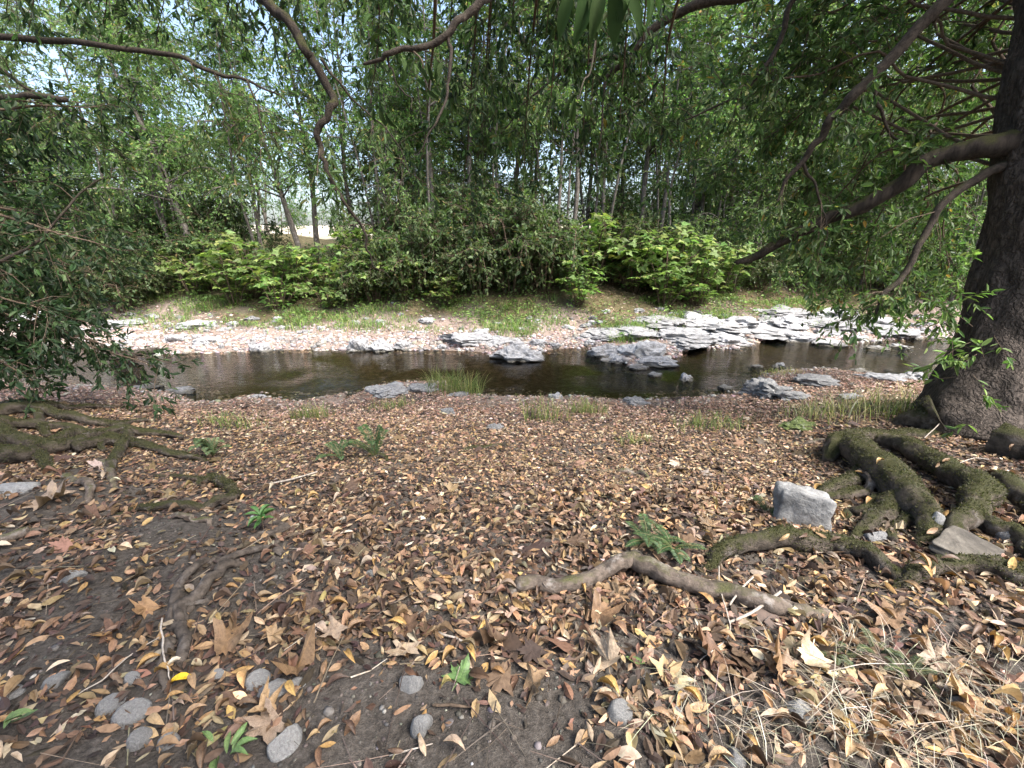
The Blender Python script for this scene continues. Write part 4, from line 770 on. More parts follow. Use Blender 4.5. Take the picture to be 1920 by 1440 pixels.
# ---------------------------------------------------------------- rocks
def rock_mesh(seed, flat=.6, cuts=9, rough=.14, sub=4, strata=0.0):
    r_ = np.random.default_rng(seed); bm = bmesh.new(); bmesh.ops.create_icosphere(bm, subdivisions=sub, radius=1); me = bpy.data.meshes.new('rock'); bm.to_mesh(me); bm.free()
    v = np.empty(len(me.vertices) * 3); me.vertices.foreach_get('co', v); v = v.reshape(-1, 3)
    for _ in range(cuts):
        n = nrm(r_.normal(size=3)); d = r_.uniform(.55, .85); s = v @ n; v = v - np.outer(np.maximum(s - d, 0) * .92, n)
    q = v * 2.2 + seed; disp = fbm(q[:, 0], q[:, 1], q[:, 2], seed, 4); v = v * (1 + rough * disp)[:, None]
    q = v * 7; v = v * (1 + rough * .22 * fbm(q[:, 0], q[:, 1], q[:, 2] * (3 if strata else 1), seed + 3, 3))[:, None]
    if strata:
        z = v[:, 2] + .3 * v[:, 0]; k = np.floor(z * 7 + vnoise(v[:, 0] * 2, v[:, 1] * 2)) % 2; v[:, :2] *= (1 - strata * k)[:, None]
    v[:, 2] *= flat; v[:, 2] -= v[:, 2].min() * .55
    me.vertices.foreach_set('co', v.astype(np.float32).ravel()); me.update(); me.polygons.foreach_set('use_smooth', np.full(len(me.polygons), False)); return me
RM = [rock_mesh(s, f, c, r, 4, st) for s, f, c, r, st in ((1, .55, 10, .3, 0), (2, .6, 9, .34, 0), (3, .5, 12, .26, .08), (4, .42, 8, .38, .1), (5, .65, 12, .3, 0), (6, .5, 9, .4, .08))]
CM = [rock_mesh(s, f, 3, .06, 4, 0) for s, f in ((11, .5), (12, .6), (13, .42), (14, .55))]
for m_ in CM: m_.polygons.foreach_set('use_smooth', np.full(len(m_.polygons), True))
vari = {}
def var(mesh, mat):
    k = (mesh.name, mat)
    if k not in vari: c = mesh.copy(); c.materials.clear(); c.materials.append(M[mat]); vari[k] = c
    return vari[k]
def rock(px, py, w, h, label, mat='rock_pale', mi=None, name='rock', group='rocks along the stream', rz=None, sink=.0, aspect=.75, meshes=RM, dep=1.0):
    p = G(px, py + h * .5); d = depth_of(p); wm = w * d / FPX / 2
    hm = h * d / FPX; mi = rng.integers(len(meshes)) if mi is None else mi; me = meshes[mi]
    o = link(name, var(me, mat)); zr = max(v.co.z for v in me.vertices)
    back = wm * aspect * .6; x, y = p[0] * (1 + back / max(p[1], .1)), p[1] + back; z = max(float(ground_z(x, y)), ZW - .06) if dep else p[2]
    sz = max(hm * .85, .02) / zr / max(CP, .1)
    o.location = (x, y, z - (.3 if meshes is RM else .15) * sz * zr - sink); o.scale = (wm, wm * aspect, sz); o.rotation_euler = (0, 0, rng.uniform(-.5, .5) + (math.pi if rng.random() < .5 else 0) if rz is None else rz)
    return tag(o, label, 'rock', group)
for px, py, w, h, lab in [(672, 640, 48, 36, 'left one of the pair of pale round rocks at the far waterline'), (712, 640, 46, 38, 'right one of the pair of pale round rocks at the far waterline'), (490, 646, 54, 30, 'lone pale rock at the far waterline, upper left of the pool'),
        (870, 632, 110, 30, 'pale rock ledge on the far bank, left of the big ribbed rock'), (902, 622, 36, 26, 'small pointed grey rock on top of the far pale ledge'), (966, 652, 92, 46, 'big ribbed pale rock jutting into the far side of the pool'),
        (1130, 648, 84, 46, 'pale rock slab reaching the pool at the left of the rock point'), (1150, 668, 60, 26, 'low pale rock at the water below the rock point slab'), (1215, 652, 110, 46, 'large creased pale rock forming the point into the pool'), (1225, 675, 90, 24, 'flat pale rock at the water below the creased point'),
        (1200, 686, 56, 16, 'low wet rock at the tip of the rock point'), (1230, 698, 36, 18, 'small pale rock standing in the water off the point'), (1284, 700, 38, 28, 'white lumpy rock standing in the water right of the point'), (1135, 714, 22, 10, 'tiny rock just breaking the surface of the pool'),
        (1300, 596, 110, 34, 'broad pale outcrop below the rightmost bright shrub'), (1270, 625, 120, 30, 'pale outcrop sheet behind the creased point'), (1390, 600, 120, 36, 'broad white outcrop at the middle of the right far bank'), (1360, 632, 90, 26, 'white outcrop at the inlet on the right far bank'),
        (1480, 600, 100, 32, 'grey-white outcrop beside the riffle, up the bank'), (1500, 630, 90, 26, 'sloping pale slab beside the riffle'), (1545, 640, 70, 16, 'flat tongue of pale rock in the riffle'), (1580, 590, 100, 26, 'pale rock high on the right far bank under leaves'), (1630, 600, 80, 20, 'pale rock under the thin hanging limb tip'),
        (1420, 682, 34, 14, 'white flat rock in the water at the right of the pool'), (1462, 678, 36, 22, 'white rock beside the flat one at the right of the pool'), (1383, 652, 16, 10, 'tiny white rock in the inlet water'), (1600, 634, 40, 10, 'flat wet rock in the middle of the riffle'),
        (1650, 648, 56, 14, 'pale rock in the riffle near the big tree'), (1690, 645, 50, 14, 'pale rock at the far edge of the riffle near the big tree'), (1615, 690, 60, 14, 'long pale rock at the near edge of the riffle'), (1650, 706, 80, 16, 'pale flat rock at the near riffle edge, by the big tree'), (1672, 690, 30, 9, 'small flat rock awash in the riffle'),
        (1715, 700, 60, 26, 'white rock half hidden by leaves beside the big tree'), (60, 592, 130, 26, 'long pale rock bar on the far bank behind the left foliage'), (230, 604, 90, 20, 'pale rock at the left end of the far gravel'), (380, 608, 80, 18, 'low pale rock in the gravel below the leftmost bright shrub'), (396, 634, 54, 20, 'grey-white rock on the far gravel left of the pool'),
        (330, 632, 50, 20, 'grey rock on the far gravel nearest the left foliage'), (800, 600, 40, 14, 'small pale rock in the far grass above the ledge'), (1010, 640, 40, 22, 'pale stone tucked behind the big ribbed rock'), (1040, 648, 30, 14, 'small pale stone at the waterline right of the ribbed rock'), (760, 648, 44, 16, 'low pale stone at the far waterline right of the pair')]:
    rock(px, py, w, h, lab)
for px, py, w, h, lab in [(1180, 628, 130, 20, 'flat bedrock sheet behind the rock point, left part'), (1290, 645, 120, 18, 'flat bedrock sheet right of the creased rock'), (1330, 612, 150, 22, 'low bedrock shelf under the broad pale outcrop'), (1430, 622, 140, 20, 'low bedrock shelf under the broad white outcrop'), (1240, 606, 120, 18, 'low bedrock shelf below the yellow-green shrub'), (1540, 612, 130, 18, 'bedrock shelf sloping to the riffle'), (1450, 588, 120, 18, 'thin bedrock ledge high on the right far bank'),
        (1120, 632, 80, 16, 'flat bedrock behind the rock point slab'), (920, 640, 80, 16, 'flat bedrock between the pale ledge and the ribbed rock'), (1650, 620, 110, 16, 'bedrock ledge below the thin hanging limb')]:
    rock(px, py, w, h, lab, 'rock_shelf', [2, 3, 5][rng.integers(3)], aspect=1.1)
for px, py, w, h, lab, mt in [(1440, 722, 90, 40, 'dark tilted slab at the near water edge, right', 'rock_grey'), (1520, 712, 90, 26, 'dark flat slab behind the tilted one on the near shore', 'rock_grey'), (1490, 742, 70, 22, 'low dark rock among leaves beside the tilted slab', 'rock_grey'), (1362, 724, 36, 16, 'dark rock in the shallows left of the tilted slab', 'rock_grey'), (1335, 728, 26, 12, 'small dark stone awash left of the tilted slab', 'rock_grey'),
        (1196, 752, 58, 16, 'grey rounded rock at the near water edge, middle', 'rock_grey'), (720, 732, 100, 26, 'broad pale ledge at the near water edge, left of the grass clump', 'rock_grey'), (790, 726, 70, 20, 'pale ledge right at the grass clump by the water', 'rock_grey'), (485, 741, 26, 12, 'small pale stone on the near water edge, far left of the ledge', 'rock_pale'),
        (335, 728, 70, 22, 'grey ledge at the near water edge under the left foliage', 'rock_grey'), (280, 722, 60, 16, 'low grey rock under the dark left foliage', 'rock_grey'), (1495, 792, 70, 30, 'moss-topped rounded rock on the near bank right', 'rock_moss'), (1590, 745, 60, 14, 'low pale rock in straw-coloured grass near the big tree', 'rock_grey'),
        (1040, 740, 30, 16, 'small pale rock at the near water edge by the tall weeds', 'rock_pale'), (860, 738, 40, 12, 'flat pale stone at the foot of the grass clump', 'rock_grey'), (925, 800, 40, 16, 'grey stone half sunk in the leaf carpet', 'rock_grey'), (840, 770, 36, 16, 'weathered grey stone below the grass clump', 'rock_grey')]:
    rock(px, py, w, h, lab, mt)
FARM = [(672, 640, 'the pair of round rocks'), (490, 646, 'the lone waterline rock'), (870, 632, 'the pale far ledge'), (966, 652, 'the big ribbed rock'), (1130, 648, 'the rock point slab'), (1215, 652, 'the creased point rock'), (1300, 596, 'the broad pale outcrop'), (1390, 600, 'the broad white outcrop'),
        (1500, 630, 'the sloping pale slab'), (1600, 610, 'the hanging limb tip'), (60, 592, 'the long pale bar'), (230, 604, 'the leftmost gravel rock'), (380, 608, 'the low gravel rock'), (600, 600, 'the far grass'), (780, 600, 'the small grass rock'), (1050, 600, 'the gravel behind the ribbed rock')]
# small cobbles of the far bank
for k in range(150):
    px = rng.uniform(20, 1750); py = rng.uniform(588, 655) if px < 1100 else rng.uniform(578, 640)
    p = G(px, py, False)
    if p[2] < ZW + .01 or p[1] > 22: continue
    pl_ = rng.random() < .75; w_ = rng.uniform(9, 26)
    rock(px, py, w_, rng.uniform(6, 13), ('small' if w_ < 17 else 'fist-sized') + (' pale' if pl_ else ' grey') + ' stone on far gravel, ' + near_to(px, py, FARM), 'rock_pale' if pl_ else 'rock_grey', None, 'stone', 'small stones on the far gravel bank')

# near cobbles, block and slab
for px, py, w, h, rz, lab in [(793, 1352, 44, 62, .3, 'smooth upright oval grey stone on bare soil, bottom middle'), (540, 1385, 62, 66, .9, 'blue-grey stone with a flat face among leaves, bottom left'), (486, 1272, 46, 38, .6, 'rounded grey stone right of the yellow leaf'), (518, 1298, 60, 30, .1, 'half-buried grey stone right below the rounded one'),
        (1160, 1328, 50, 48, .2, 'grey stone ringed by straw, bottom right of centre'), (1500, 1336, 66, 42, -.3, 'smooth pale grey stone in the dry grass, bottom right'), (112, 1274, 42, 36, .8, 'light grey stone on the soil near the left edge'), (142, 1080, 44, 26, .1, 'flat brown-grey stone high on the left soil'), (255, 1340, 60, 44, .7, 'long grey stone under leaves, lower left'),
        (268, 1380, 40, 44, .9, 'grey cobble below the long one, lower left'), (215, 1322, 46, 36, .9, 'narrow grey cobble lying beside the long one, lower left'), (320, 1388, 36, 34, .4, 'dark speckled cobble beside the lower left leaves'), (772, 1275, 46, 44, 0, 'dark pointed stone standing in leaves, left of centre'), (1380, 1418, 50, 40, .3, 'dark stone cut by the bottom edge'),
        (410, 1262, 26, 22, .2, 'small brown stone above the rounded grey one'), (252, 1268, 28, 30, 0, 'small angular pale stone left of the yellow leaf'), (560, 1280, 30, 22, 0, 'small blue-grey stone right of the rounded one'), (455, 1316, 22, 18, 0, 'tiny grey stone in soil below the yellow leaf'), (1785, 1320, 36, 28, .5, 'bluish stone deep in the dry grass at the right'),
        (700, 1072, 30, 14, 0, 'flat stone in leaves at the end of the thin roots'), (35, 915, 70, 24, .1, 'flat grey stone on the mound at the left edge'), (30, 1300, 36, 26, .2, 'grey stone close to the left edge, low'), (1130, 1290, 26, 22, .2, 'small grey stone above the straw-ringed one'), (1270, 1330, 30, 26, .2, 'brownish cobble right of the straw-ringed stone')]:
    rock(px, py, w, h, lab, 'cobble', None, 'stone', 'cobbles on the near soil', rz, .012, .8, CM)
rock(1748, 980, 38, 48, 'blue-grey stone wedged among the big mossy roots', 'cobble', None, 'stone', None, .2, -.03, .8, CM)
rock(1640, 1005, 44, 26, 'dark stone at the foot of the squared block', 'rock_grey', None, 'stone', None, .2, 0, .8, CM)
rock(1885, 1000, 50, 34, 'dark stone between roots at the right edge', 'rock_grey', None, 'stone', None, .2, 0, .8, CM)
def slab_mesh(seed, w, d, h, taper=.0, rough=.02, bev=.1, cut=0.0):
    bm = bmesh.new(); bmesh.ops.create_cube(bm, size=2); bmesh.ops.subdivide_edges(bm, edges=bm.edges[:], cuts=15, use_grid_fill=True)
    v = np.array([q.co[:] for q in bm.verts]); inner = np.clip(v, -1 + bev, 1 - bev); dl = v - inner; ln = np.linalg.norm(dl, axis=1, keepdims=True)
    v = inner + np.where(ln > 1e-6, dl / np.maximum(ln, 1e-6) * np.minimum(ln, bev), 0)
    n = fbm(v[:, 0] * 1.6, v[:, 1] * 1.6, v[:, 2] * 1.6, seed, 4); v = v * (1 + rough * n)[:, None]
    top = v[:, 2] > -1; v[:, 2] -= cut * np.clip(v[:, 0] + .35, 0, 2) ** 1.5 * (v[:, 2] + 1) / 2
    v[:, 0] *= 1 - taper * (v[:, 2] + 1) / 2; v = v * [w / 2, d / 2, h / 2] + [0, 0, h / 2]
    for q, c in zip(bm.verts, v): q.co = c
    me = bpy.data.meshes.new('stone'); bm.to_mesh(me); bm.free(); me.polygons.foreach_set('use_smooth', np.full(len(me.polygons), True)); return me
p = G(1520, 998); d = depth_of(p); s = d / FPX
o = link('stone_block', slab_mesh(3, 92 * s, 46 * s, 78 * s, .05, .12, .2, .12), M['concrete']); o.location = (p[0] + .03, p[1] + .14, p[2] - .06); o.rotation_euler = (-.09, -.05, -.42)
tag(o, 'squared pale grey stone block leaning on the mossy roots', 'stone')
p = G(1835, 1062); o = link('stone_slab', slab_mesh(5, .3, .24, .05, .1, .06, .2), M['rock_brown']); o.location = (p[0] + .02, p[1] + .1, p[2] + .01); o.rotation_euler = (.12, -.1, .5); tag(o, 'flat brown-grey stone slab lying beside the right mossy root', 'stone')

# log in the riffle
b = G(250, 672); e = empty('log', b); V, F = tube(loc([G(205, 676) + [0, 0, .02], G(250, 671) + [0, 0, .09], G(300, 664) + [0, 0, .1]], b), [.05, .09, .07], 10, 24, .15, 3); Geo().add(V, F).build('trunk', M['bark'], e); tag(e, 'short dark log lying in the riffle behind the left foliage', 'log')

# ---------------------------------------------------------------- pebbles, litter
ICO = bmesh.new(); bmesh.ops.create_icosphere(ICO, subdivisions=1, radius=1); iv = np.array([v.co[:] for v in ICO.verts]); iF = np.array([[v.index for v in f.verts] for f in ICO.faces]); ICO.free()
def pebbles(x, y, r, pal, name, label):
    n = len(x); z = np.maximum(ground_z(x, y), ZW - .3); S = r[:, None] * rng.uniform(.6, 1.3, (n, 3)) * [1, 1, .6]
    a = rng.uniform(0, 6.28, n); c, s = np.cos(a)[:, None], np.sin(a)[:, None]; q = iv[None] * S[:, None] * (1 + .15 * rng.normal(size=(n, len(iv), 1)))
    V = np.stack([q[..., 0] * c - q[..., 1] * s, q[..., 0] * s + q[..., 1] * c, q[..., 2]], -1) + np.stack([x, y, z + r * .12], -1)[:, None]
    g = Geo(); g.add(V.reshape(-1, 3), (iF[None] + (np.arange(n) * len(iv))[:, None, None]).reshape(-1, 3), np.repeat(tone(pal, n), len(iv), 0)); tag(g.build(name, M['pebble'], None, True), label, 'gravel', None, 'stuff')
n = 9000; x = rng.uniform(-16, 14, n); t = np.abs(rng.normal(size=n)) * 1.1; y = yf(x) + t - .15
pebbles(x, y, rng.uniform(.015, .06, n) * (1 + (rng.random(n) < .06)), [(.3, .27, .255, 3), (.42, .39, .375, 1.5), (.18, .16, .15, 2), (.34, .25, .21, 1.5)], 'gravel', 'pale gravel covering the far bank of the stream')
n = 11000; x = rng.uniform(-3, 3.2, n); y = rng.uniform(.7, 3.2, n)
k = np.minimum.reduce([np.hypot(x - q[0], (y - q[1])) for q in soilp]) < rng.uniform(.05, .6, n)
pebbles(x[k], y[k], rng.uniform(.002, .009, k.sum()) * (1 + 1.3 * (rng.random(k.sum()) < .08)), [(.09, .08, .07, 4), (.14, .13, .115, 2), (.06, .053, .046, 4), (.26, .25, .235, .3)], 'soil_crumbs', 'small stones and crumbs of soil on the bare patches near the camera')
n = 2200; x = rng.uniform(-13, 11, n); y = yn(x) + rng.uniform(-.5, 1.0, n) ; pebbles(x, y, rng.uniform(.015, .05, n), [(.2, .18, .15, 3), (.3, .28, .25, 2), (.12, .1, .08, 2)], 'gravel', 'grey gravel at the near water edge')

LIT = [(.34, .228, .115, 1.6), (.33, .242, .16, 2.2), (.18, .118, .078, 3.2), (.1, .066, .048, 3.2), (.055, .039, .031, 2.8), (.42, .35, .275, 1.1), (.24, .158, .102, 2.4)]
LIT_FAR = [(.34, .245, .18, 3), (.26, .178, .13, 3), (.42, .345, .28, 2.2), (.19, .115, .08, 3), (.11, .07, .053, 2.5)]
LIT = [(r * .95, g_ * .94, b * .88, w) for r, g_, b, w in LIT]; LIT_FAR = [(r, g_ * .96, b * .97, w) for r, g_, b, w in LIT_FAR]
def litter(x, y, pal, L, W, tpl, zlo=.003, zhi=.03, tilt=.45, name='leaf_litter', label='', gz=None):
    n = len(x); z = ground_z(x, y, False) + rng.uniform(zlo, zhi, n); a = rng.uniform(0, 6.28, n)
    ax = np.stack([np.cos(a), np.sin(a), tilt * .6 * rng.normal(size=n)], -1); nr = np.stack([tilt * rng.normal(size=n), tilt * rng.normal(size=n), np.ones(n) * np.where(rng.random(n) < .3, -1, 1)], -1)
    ll = L * rng.uniform(.55, 1.25, n); p = np.stack([x, y, z], -1) - nrm(ax) * ll[:, None] * .5
    V, F = leaves(p, ax, nr, ll, W * ll / L * rng.uniform(.7, 1.3, n), tpl, rng.uniform(-1.2, 2.2, n)); return V, F, np.repeat(tone(pal, n, .25), len(tpl[0]), 0)
def bare(x, y):
    m = np.ones_like(x)
    for q, r, s in zip(soilp, [.38, .5, .3, .45, .28, .35, .28, .35, .25, .25, .3, .3, .35], [.9, .85, .88, .8, .65, .7, .7, .7, .55, .5, .65, .6, .72]): m = m * (1 - s * np.exp(-((x - q[0]) ** 2 + ((y - q[1]) * 1.3) ** 2) / r ** 2))
    left = np.clip((-x - .55 * y + .1) / .5, 0, 1) * np.clip((3.4 - y) / .6, 0, 1); m = m * (1 - .45 * left)
    return m
gl = Geo()
C7 = lance(.22, .18, .3); C7b = lance(-.2, .12, -.4)
n = 28000; y = rng.uniform(.75, 3.0, n); x = rng.uniform(-1, 1, n) * (1.35 * y + .5); d_ = bare(x, y) * np.clip(.75 + .45 * fbm(x * 2.2, y * 2.2, 0, 31), .1, 1); k = rng.random(n) < d_ * (1.35 * y + .5) / 4.5
for q, tp in enumerate((C7, C7b, T6)): 
    kk = np.flatnonzero(k)[q::3]; gl.add(*litter(x[kk], y[kk], LIT, .07, .027, tp, .003, .026, .28))
n = 250000; y = rng.uniform(2.9, 8.6, n); x = rng.uniform(-1, 1, n) * 10; tn = yn(x) - y
k = (tn > .05) & (rng.random(n) < np.clip(.62 + .35 * fbm(x * 1.1, y * 1.1, 0, 33), .08, 1) * np.clip((tn + .15) * 1.1, .25, 1) * bare(x, y)) & (np.abs(x) < 1.3 * y + .8)
x, y, tn = x[k], y[k], tn[k]; w = np.clip((y - 4.2) / 2.2, 0, 1); isf = rng.random(len(x)) < w
for sel, pal in ((~isf, LIT), (isf, LIT_FAR)): gl.add(*litter(x[sel], y[sel], pal, .053, .024, T4, .003, .024, .4))
n = 60000; y = rng.uniform(1.0, 6.5, n); x = rng.uniform(-1, 1, n) * (1.3 * y + .3); k = (rng.random(n) < bare(x, y) * np.clip(.35 + y * .2, 0, 1)) & (yn(x) - y > .1)
gl.add(*litter(x[k], y[k], [(.16, .095, .058, 3), (.085, .05, .035, 4), (.045, .03, .024, 4), (.32, .22, .13, 1.2), (.24, .15, .09, 1.5)], .038, .02, T4, .002, .022, .6))
n = 800; y = rng.uniform(1.2, 7, n) ; x = rng.uniform(-1, 1, n) * (1.3 * y + .3); k = (rng.random(n) < bare(x, y) * .8) & (yn(x) - y > .2)
PM = [palmate(5, .16, s) for s in range(4)]
for q in range(4):
    kk = np.flatnonzero(k)[q::4]; V, F, C = litter(x[kk], y[kk], LIT[2:], .1, .11, PM[q], .005, .03, .4); gl.add(V, F, C)
n = 900; y = rng.uniform(.9, 6.5, n); x = rng.uniform(-1, 1, n) * (1.3 * y + .2); k = yn(x) - y > .2; x, y = x[k], y[k]; n = len(x); a = rng.uniform(0, 6.28, n); L_ = rng.uniform(.03, .16, n)[:, None]; dr = np.stack([np.cos(a), np.sin(a), .12 * rng.normal(size=n)], -1)
c0 = np.stack([x, y, ground_z(x, y) + .02], -1); V, F = rods(c0 - dr * L_, c0 + dr * L_, rng.uniform(.0012, .004, n), rng.normal(size=n) * .008, 4); gl.add(V, F, np.repeat(tone([(.1, .075, .055, 3), (.2, .16, .12, 2), (.06, .045, .035, 2), (.34, .29, .23, .6)], n), 12, 0))
ob = gl.build('leaf_litter', M['litter'], None, False); tag(ob, 'carpet of brown and tan fallen leaves on the near bank', 'leaf litter', None, 'stuff')
gl = Geo(); n = 17000; x = rng.uniform(-17, 15, n); t = rng.uniform(.05, 3.6, n); y = yf(x) + t; k = rng.random(n) < np.clip(.55 + .6 * fbm(x * .7, y * .7, 0, 35), .1, 1); gl.add(*litter(x[k], y[k], LIT_FAR, .075, .035, T4, .005, .04, .5))
n = 5000; x = rng.uniform(2, 12, n); y = yf(x) + rng.uniform(2.5, 10, n); gl.add(*litter(x, y, LIT_FAR, .1, .045, T4, .01, .05, .5))
tag(gl.build('leaf_litter', M['litter'], None, False), 'pinkish fallen leaves strewn over the far gravel bank', 'leaf litter', None, 'stuff')

# ---------------------------------------------------------------- fallen leaves one by one, nearest the camera
FL = [Geo().add(*leaves(np.zeros((1, 3)), np.array([[1., 0, 0]]), np.array([[0, 0, 1.]]), 1.0, w, lance(f, c, t))).mesh('fallen_leaf') for w, f, c, t in ((.34, .16, .12, .2), (.3, .24, .2, -.3), (.38, .1, -.1, .4), (.32, -.2, .14, .1), (.27, .32, .22, .5))]
FP = [Geo().add(*leaves(np.zeros((1, 3)), np.array([[1., 0, 0]]), np.array([[0, 0, 1.]]), 1.0, 1.1, palmate(5, c, s))).mesh('fallen_leaf') for s, c in ((1, .22), (2, .5), (3, .75), (5, .4))]
def fallen(px, py, L, mesh, mat, label, group, up=.012, tilt=.3, ang=None):
    p = G(px, py); a = rng.uniform(0, 6.28) if ang is None else ang; ax = np.array([math.cos(a), math.sin(a), tilt * .5 * rng.normal()])
    o = single(var(mesh, mat), 'fallen_leaf', p + [0, 0, up] - nrm(ax) * L * .5, ax, (tilt * rng.normal(), tilt * rng.normal(), 1.0 if rng.random() < .75 or label is None else 1.0), L); return tag(o, label, 'leaf', group)
fallen(342, 1287, .095, FL[0], 'leaf_yellow', 'single bright yellow leaf lying among the pebbles, lower left', None, .02, .1, .25)
fallen(870, 1262, .1, FP[0], 'leaf_green', 'green five-lobed leaf lying in the brown litter, middle', None, .02, .12, 1.2)
fallen(1190, 1245, .08, FL[2], 'leaf_green', 'dull green narrow leaf beside the straw, right of centre', None, .02, .15, -.5)
fallen(400, 1392, .1, FL[3], 'leaf_olive', 'grey-green narrow leaf left of the blue-grey stone at the bottom', None, .02, .15, 1.0)
fallen(435, 1340, .075, FL[2], 'leaf_gold', 'oval golden leaf alone on dark soil below the yellow leaf', None, .015, .08, 2.4)
fallen(615, 1405, .055, FL[2], 'leaf_gold', 'small yellow-tan leaf on bare soil at the bottom', None, .015, .08, .2)
fallen(1037, 1398, .06, FL[2], 'leaf_tan', 'tan oval leaf alone on bare soil, bottom middle', None, .015, .08, .6)
fallen(112, 945, .2, FP[1], 'leaf_pale', 'pale curled lobed leaf on the left soil mound', None, .03, .2, .1)
for px, py, L, mi, mt, lab in [(580, 1255, .17, 2, 'umber', 'big curled brown leaf propped up right of the rounded grey stone'), (450, 1205, .17, 1, 'umber', 'big crumpled brown leaf below the thin roots'), (495, 1335, .12, 1, 'tan', 'folded tan lobed leaf above the blue-grey stone'), (490, 1385, .14, 0, 'pale', 'pale lobed leaf touching the blue-grey stone'), (1135, 1235, .15, 1, 'pale', 'large pale lobed leaf right of the green one'),
        (1450, 1265, .17, 1, 'umber', 'large reddish-brown lobed leaf right of the grey root'), (1515, 1255, .14, 2, 'pale', 'curled pale lobed leaf near the dry grass'), (1320, 1240, .16, 1, 'umber', 'reddish lobed leaf under the straw stalk'), (775, 1185, .12, 0, 'umber', 'rusty lobed leaf left of the middle'), (1010, 1300, .12, 1, 'tan', 'upright tan lobed leaf in the middle litter'),
        (920, 1220, .12, 2, 'brown', 'dark lobed leaf beneath the grey root'), (1140, 1165, .16, 1, 'umber', 'wide brown lobed leaf right under the arch of the grey root'), (760, 1240, .12, 0, 'pale', 'lobed pale leaf over the dark pointed stone'), (1650, 1160, .15, 0, 'tan', 'lobed leaf by the right-hand root'), (620, 1200, .12, 0, 'pale', 'pale lobed leaf at the edge of the soil bank'),
        (1740, 1240, .13, 2, 'pale', 'cupped pale leaf standing in dry grass'), (230, 1190, .12, 1, 'umber', 'curled brown lobed leaf on the left soil'), (1800, 1330, .13, 1, 'tan', 'lobed tan leaf in the bottom right dry grass'), (690, 1010, .14, 0, 'pale', 'pale lobed leaf in the middle carpet')]:
    fallen(px, py, L * .85, FP[mi], 'leaf_' + mt, lab, None, .03, .45)
gn = {'gold': 'golden', 'tan': 'light tan', 'brown': 'dark brown', 'umber': 'chestnut brown', 'pale': 'bleached pale'}
mask_px = lambda px, py: float(bare(np.array([G(px, py)[0]]), np.array([G(px, py)[1]]))[0])
NM = [(342, 1287, 'the yellow leaf'), (793, 1352, 'the upright oval stone'), (540, 1385, 'the blue-grey stone'), (870, 1262, 'the green lobed leaf'), (1160, 1328, 'the straw-ringed stone'), (1500, 1336, 'the pale stone in dry grass'), (112, 1274, 'the stone near the left edge'), (142, 1080, 'the flat stone on left soil'),
      (340, 1150, 'the forked grey roots'), (495, 1000, 'the green seedling'), (960, 1110, "the grey root's left end"), (1180, 1075, "the grey root's hump"), (1450, 1145, "the grey root's right end"), (1260, 1020, 'the low dark fern'), (1500, 1035, 'the arched mossy root'), (1780, 1075, 'the right-hand mossy root'),
      (1700, 1260, 'the feathery green weed'), (1450, 1262, 'the large reddish lobed leaf'), (772, 1275, 'the dark pointed stone'), (255, 1340, 'the long grey stone'), (1380, 1418, 'the dark stone at the bottom'), (1785, 1320, 'the bluish stone in dry grass'), (620, 1200, 'the pale leaf on the soil bank'), (1135, 1235, 'the large pale lobed leaf'),
      (1037, 1398, 'the lone tan leaf'), (615, 1405, 'the small yellow-tan leaf'), (435, 1340, 'the oval golden leaf'), (1010, 1300, 'the upright tan lobed leaf'), (700, 1072, 'the flat stone by the thin roots'), (230, 1190, 'the curled left leaf'), (1650, 1160, 'the lobed leaf by the right root'), (1895, 1200, 'the right edge'), (15, 1400, 'the lower left weed')]
cnt = 0
while cnt < 265:
    px = rng.uniform(-10, 1930); py = 1440 - 380 * rng.random() ** 1.1
    if rng.random() > mask_px(px, py) + .06: continue
    mt = rng.choice(['gold', 'tan', 'brown', 'umber', 'pale'], p=[.34, .28, .08, .18, .12])
    L_ = rng.uniform(.055, .098); fallen(px, py, L_, FL[rng.integers(5)], 'leaf_' + mt, ('short ' if L_ < .078 else 'long ') + gn[mt] + ' fallen leaf ' + near_to(px, py, NM), gn[mt] + ' fallen leaves nearest the camera', rng.uniform(.01, .03), .24); cnt += 1

dg = bpy.context.evaluated_depsgraph_get(); dg.update()
k = 0
for _ in range(400):
    px, py = rng.uniform(1440, 1915), rng.uniform(835, 1110); d_ = Vector(ray(px, py)).normalized(); hit, lo, no, fi, ob_, mx_ = SC.ray_cast(dg, Vector((0, 0, CAM_Z)), d_)
    if not hit or ob_.name.split('.')[0] not in ('root', 'moss') or no.z < .5 or k >= 24: continue
    mt = ['gold', 'tan', 'brown', 'umber'][rng.integers(4)]; a = rng.uniform(0, 6.28); ax = Vector((math.cos(a), math.sin(a), 0)); ax = (ax - no * ax.dot(no)).normalized(); L_ = rng.uniform(.06, .09); k += 1
    o = single(var(FL[rng.integers(5)], 'leaf_' + mt), 'fallen_leaf', np.array(lo + no * .012 - ax * L_ * .5), np.array(ax), tuple(no), L_)
    tag(o, gn[mt] + ' leaf caught on a mossy root, ' + near_to(px, py, [(1520, 955, 'the squared block'), (1748, 980, 'the wedged blue-grey stone'), (1835, 1050, 'the flat slab'), (1600, 860, 'the upper root bend'), (1500, 1035, 'the arched root crest')]), 'leaf', gn[mt] + ' leaves caught on roots')

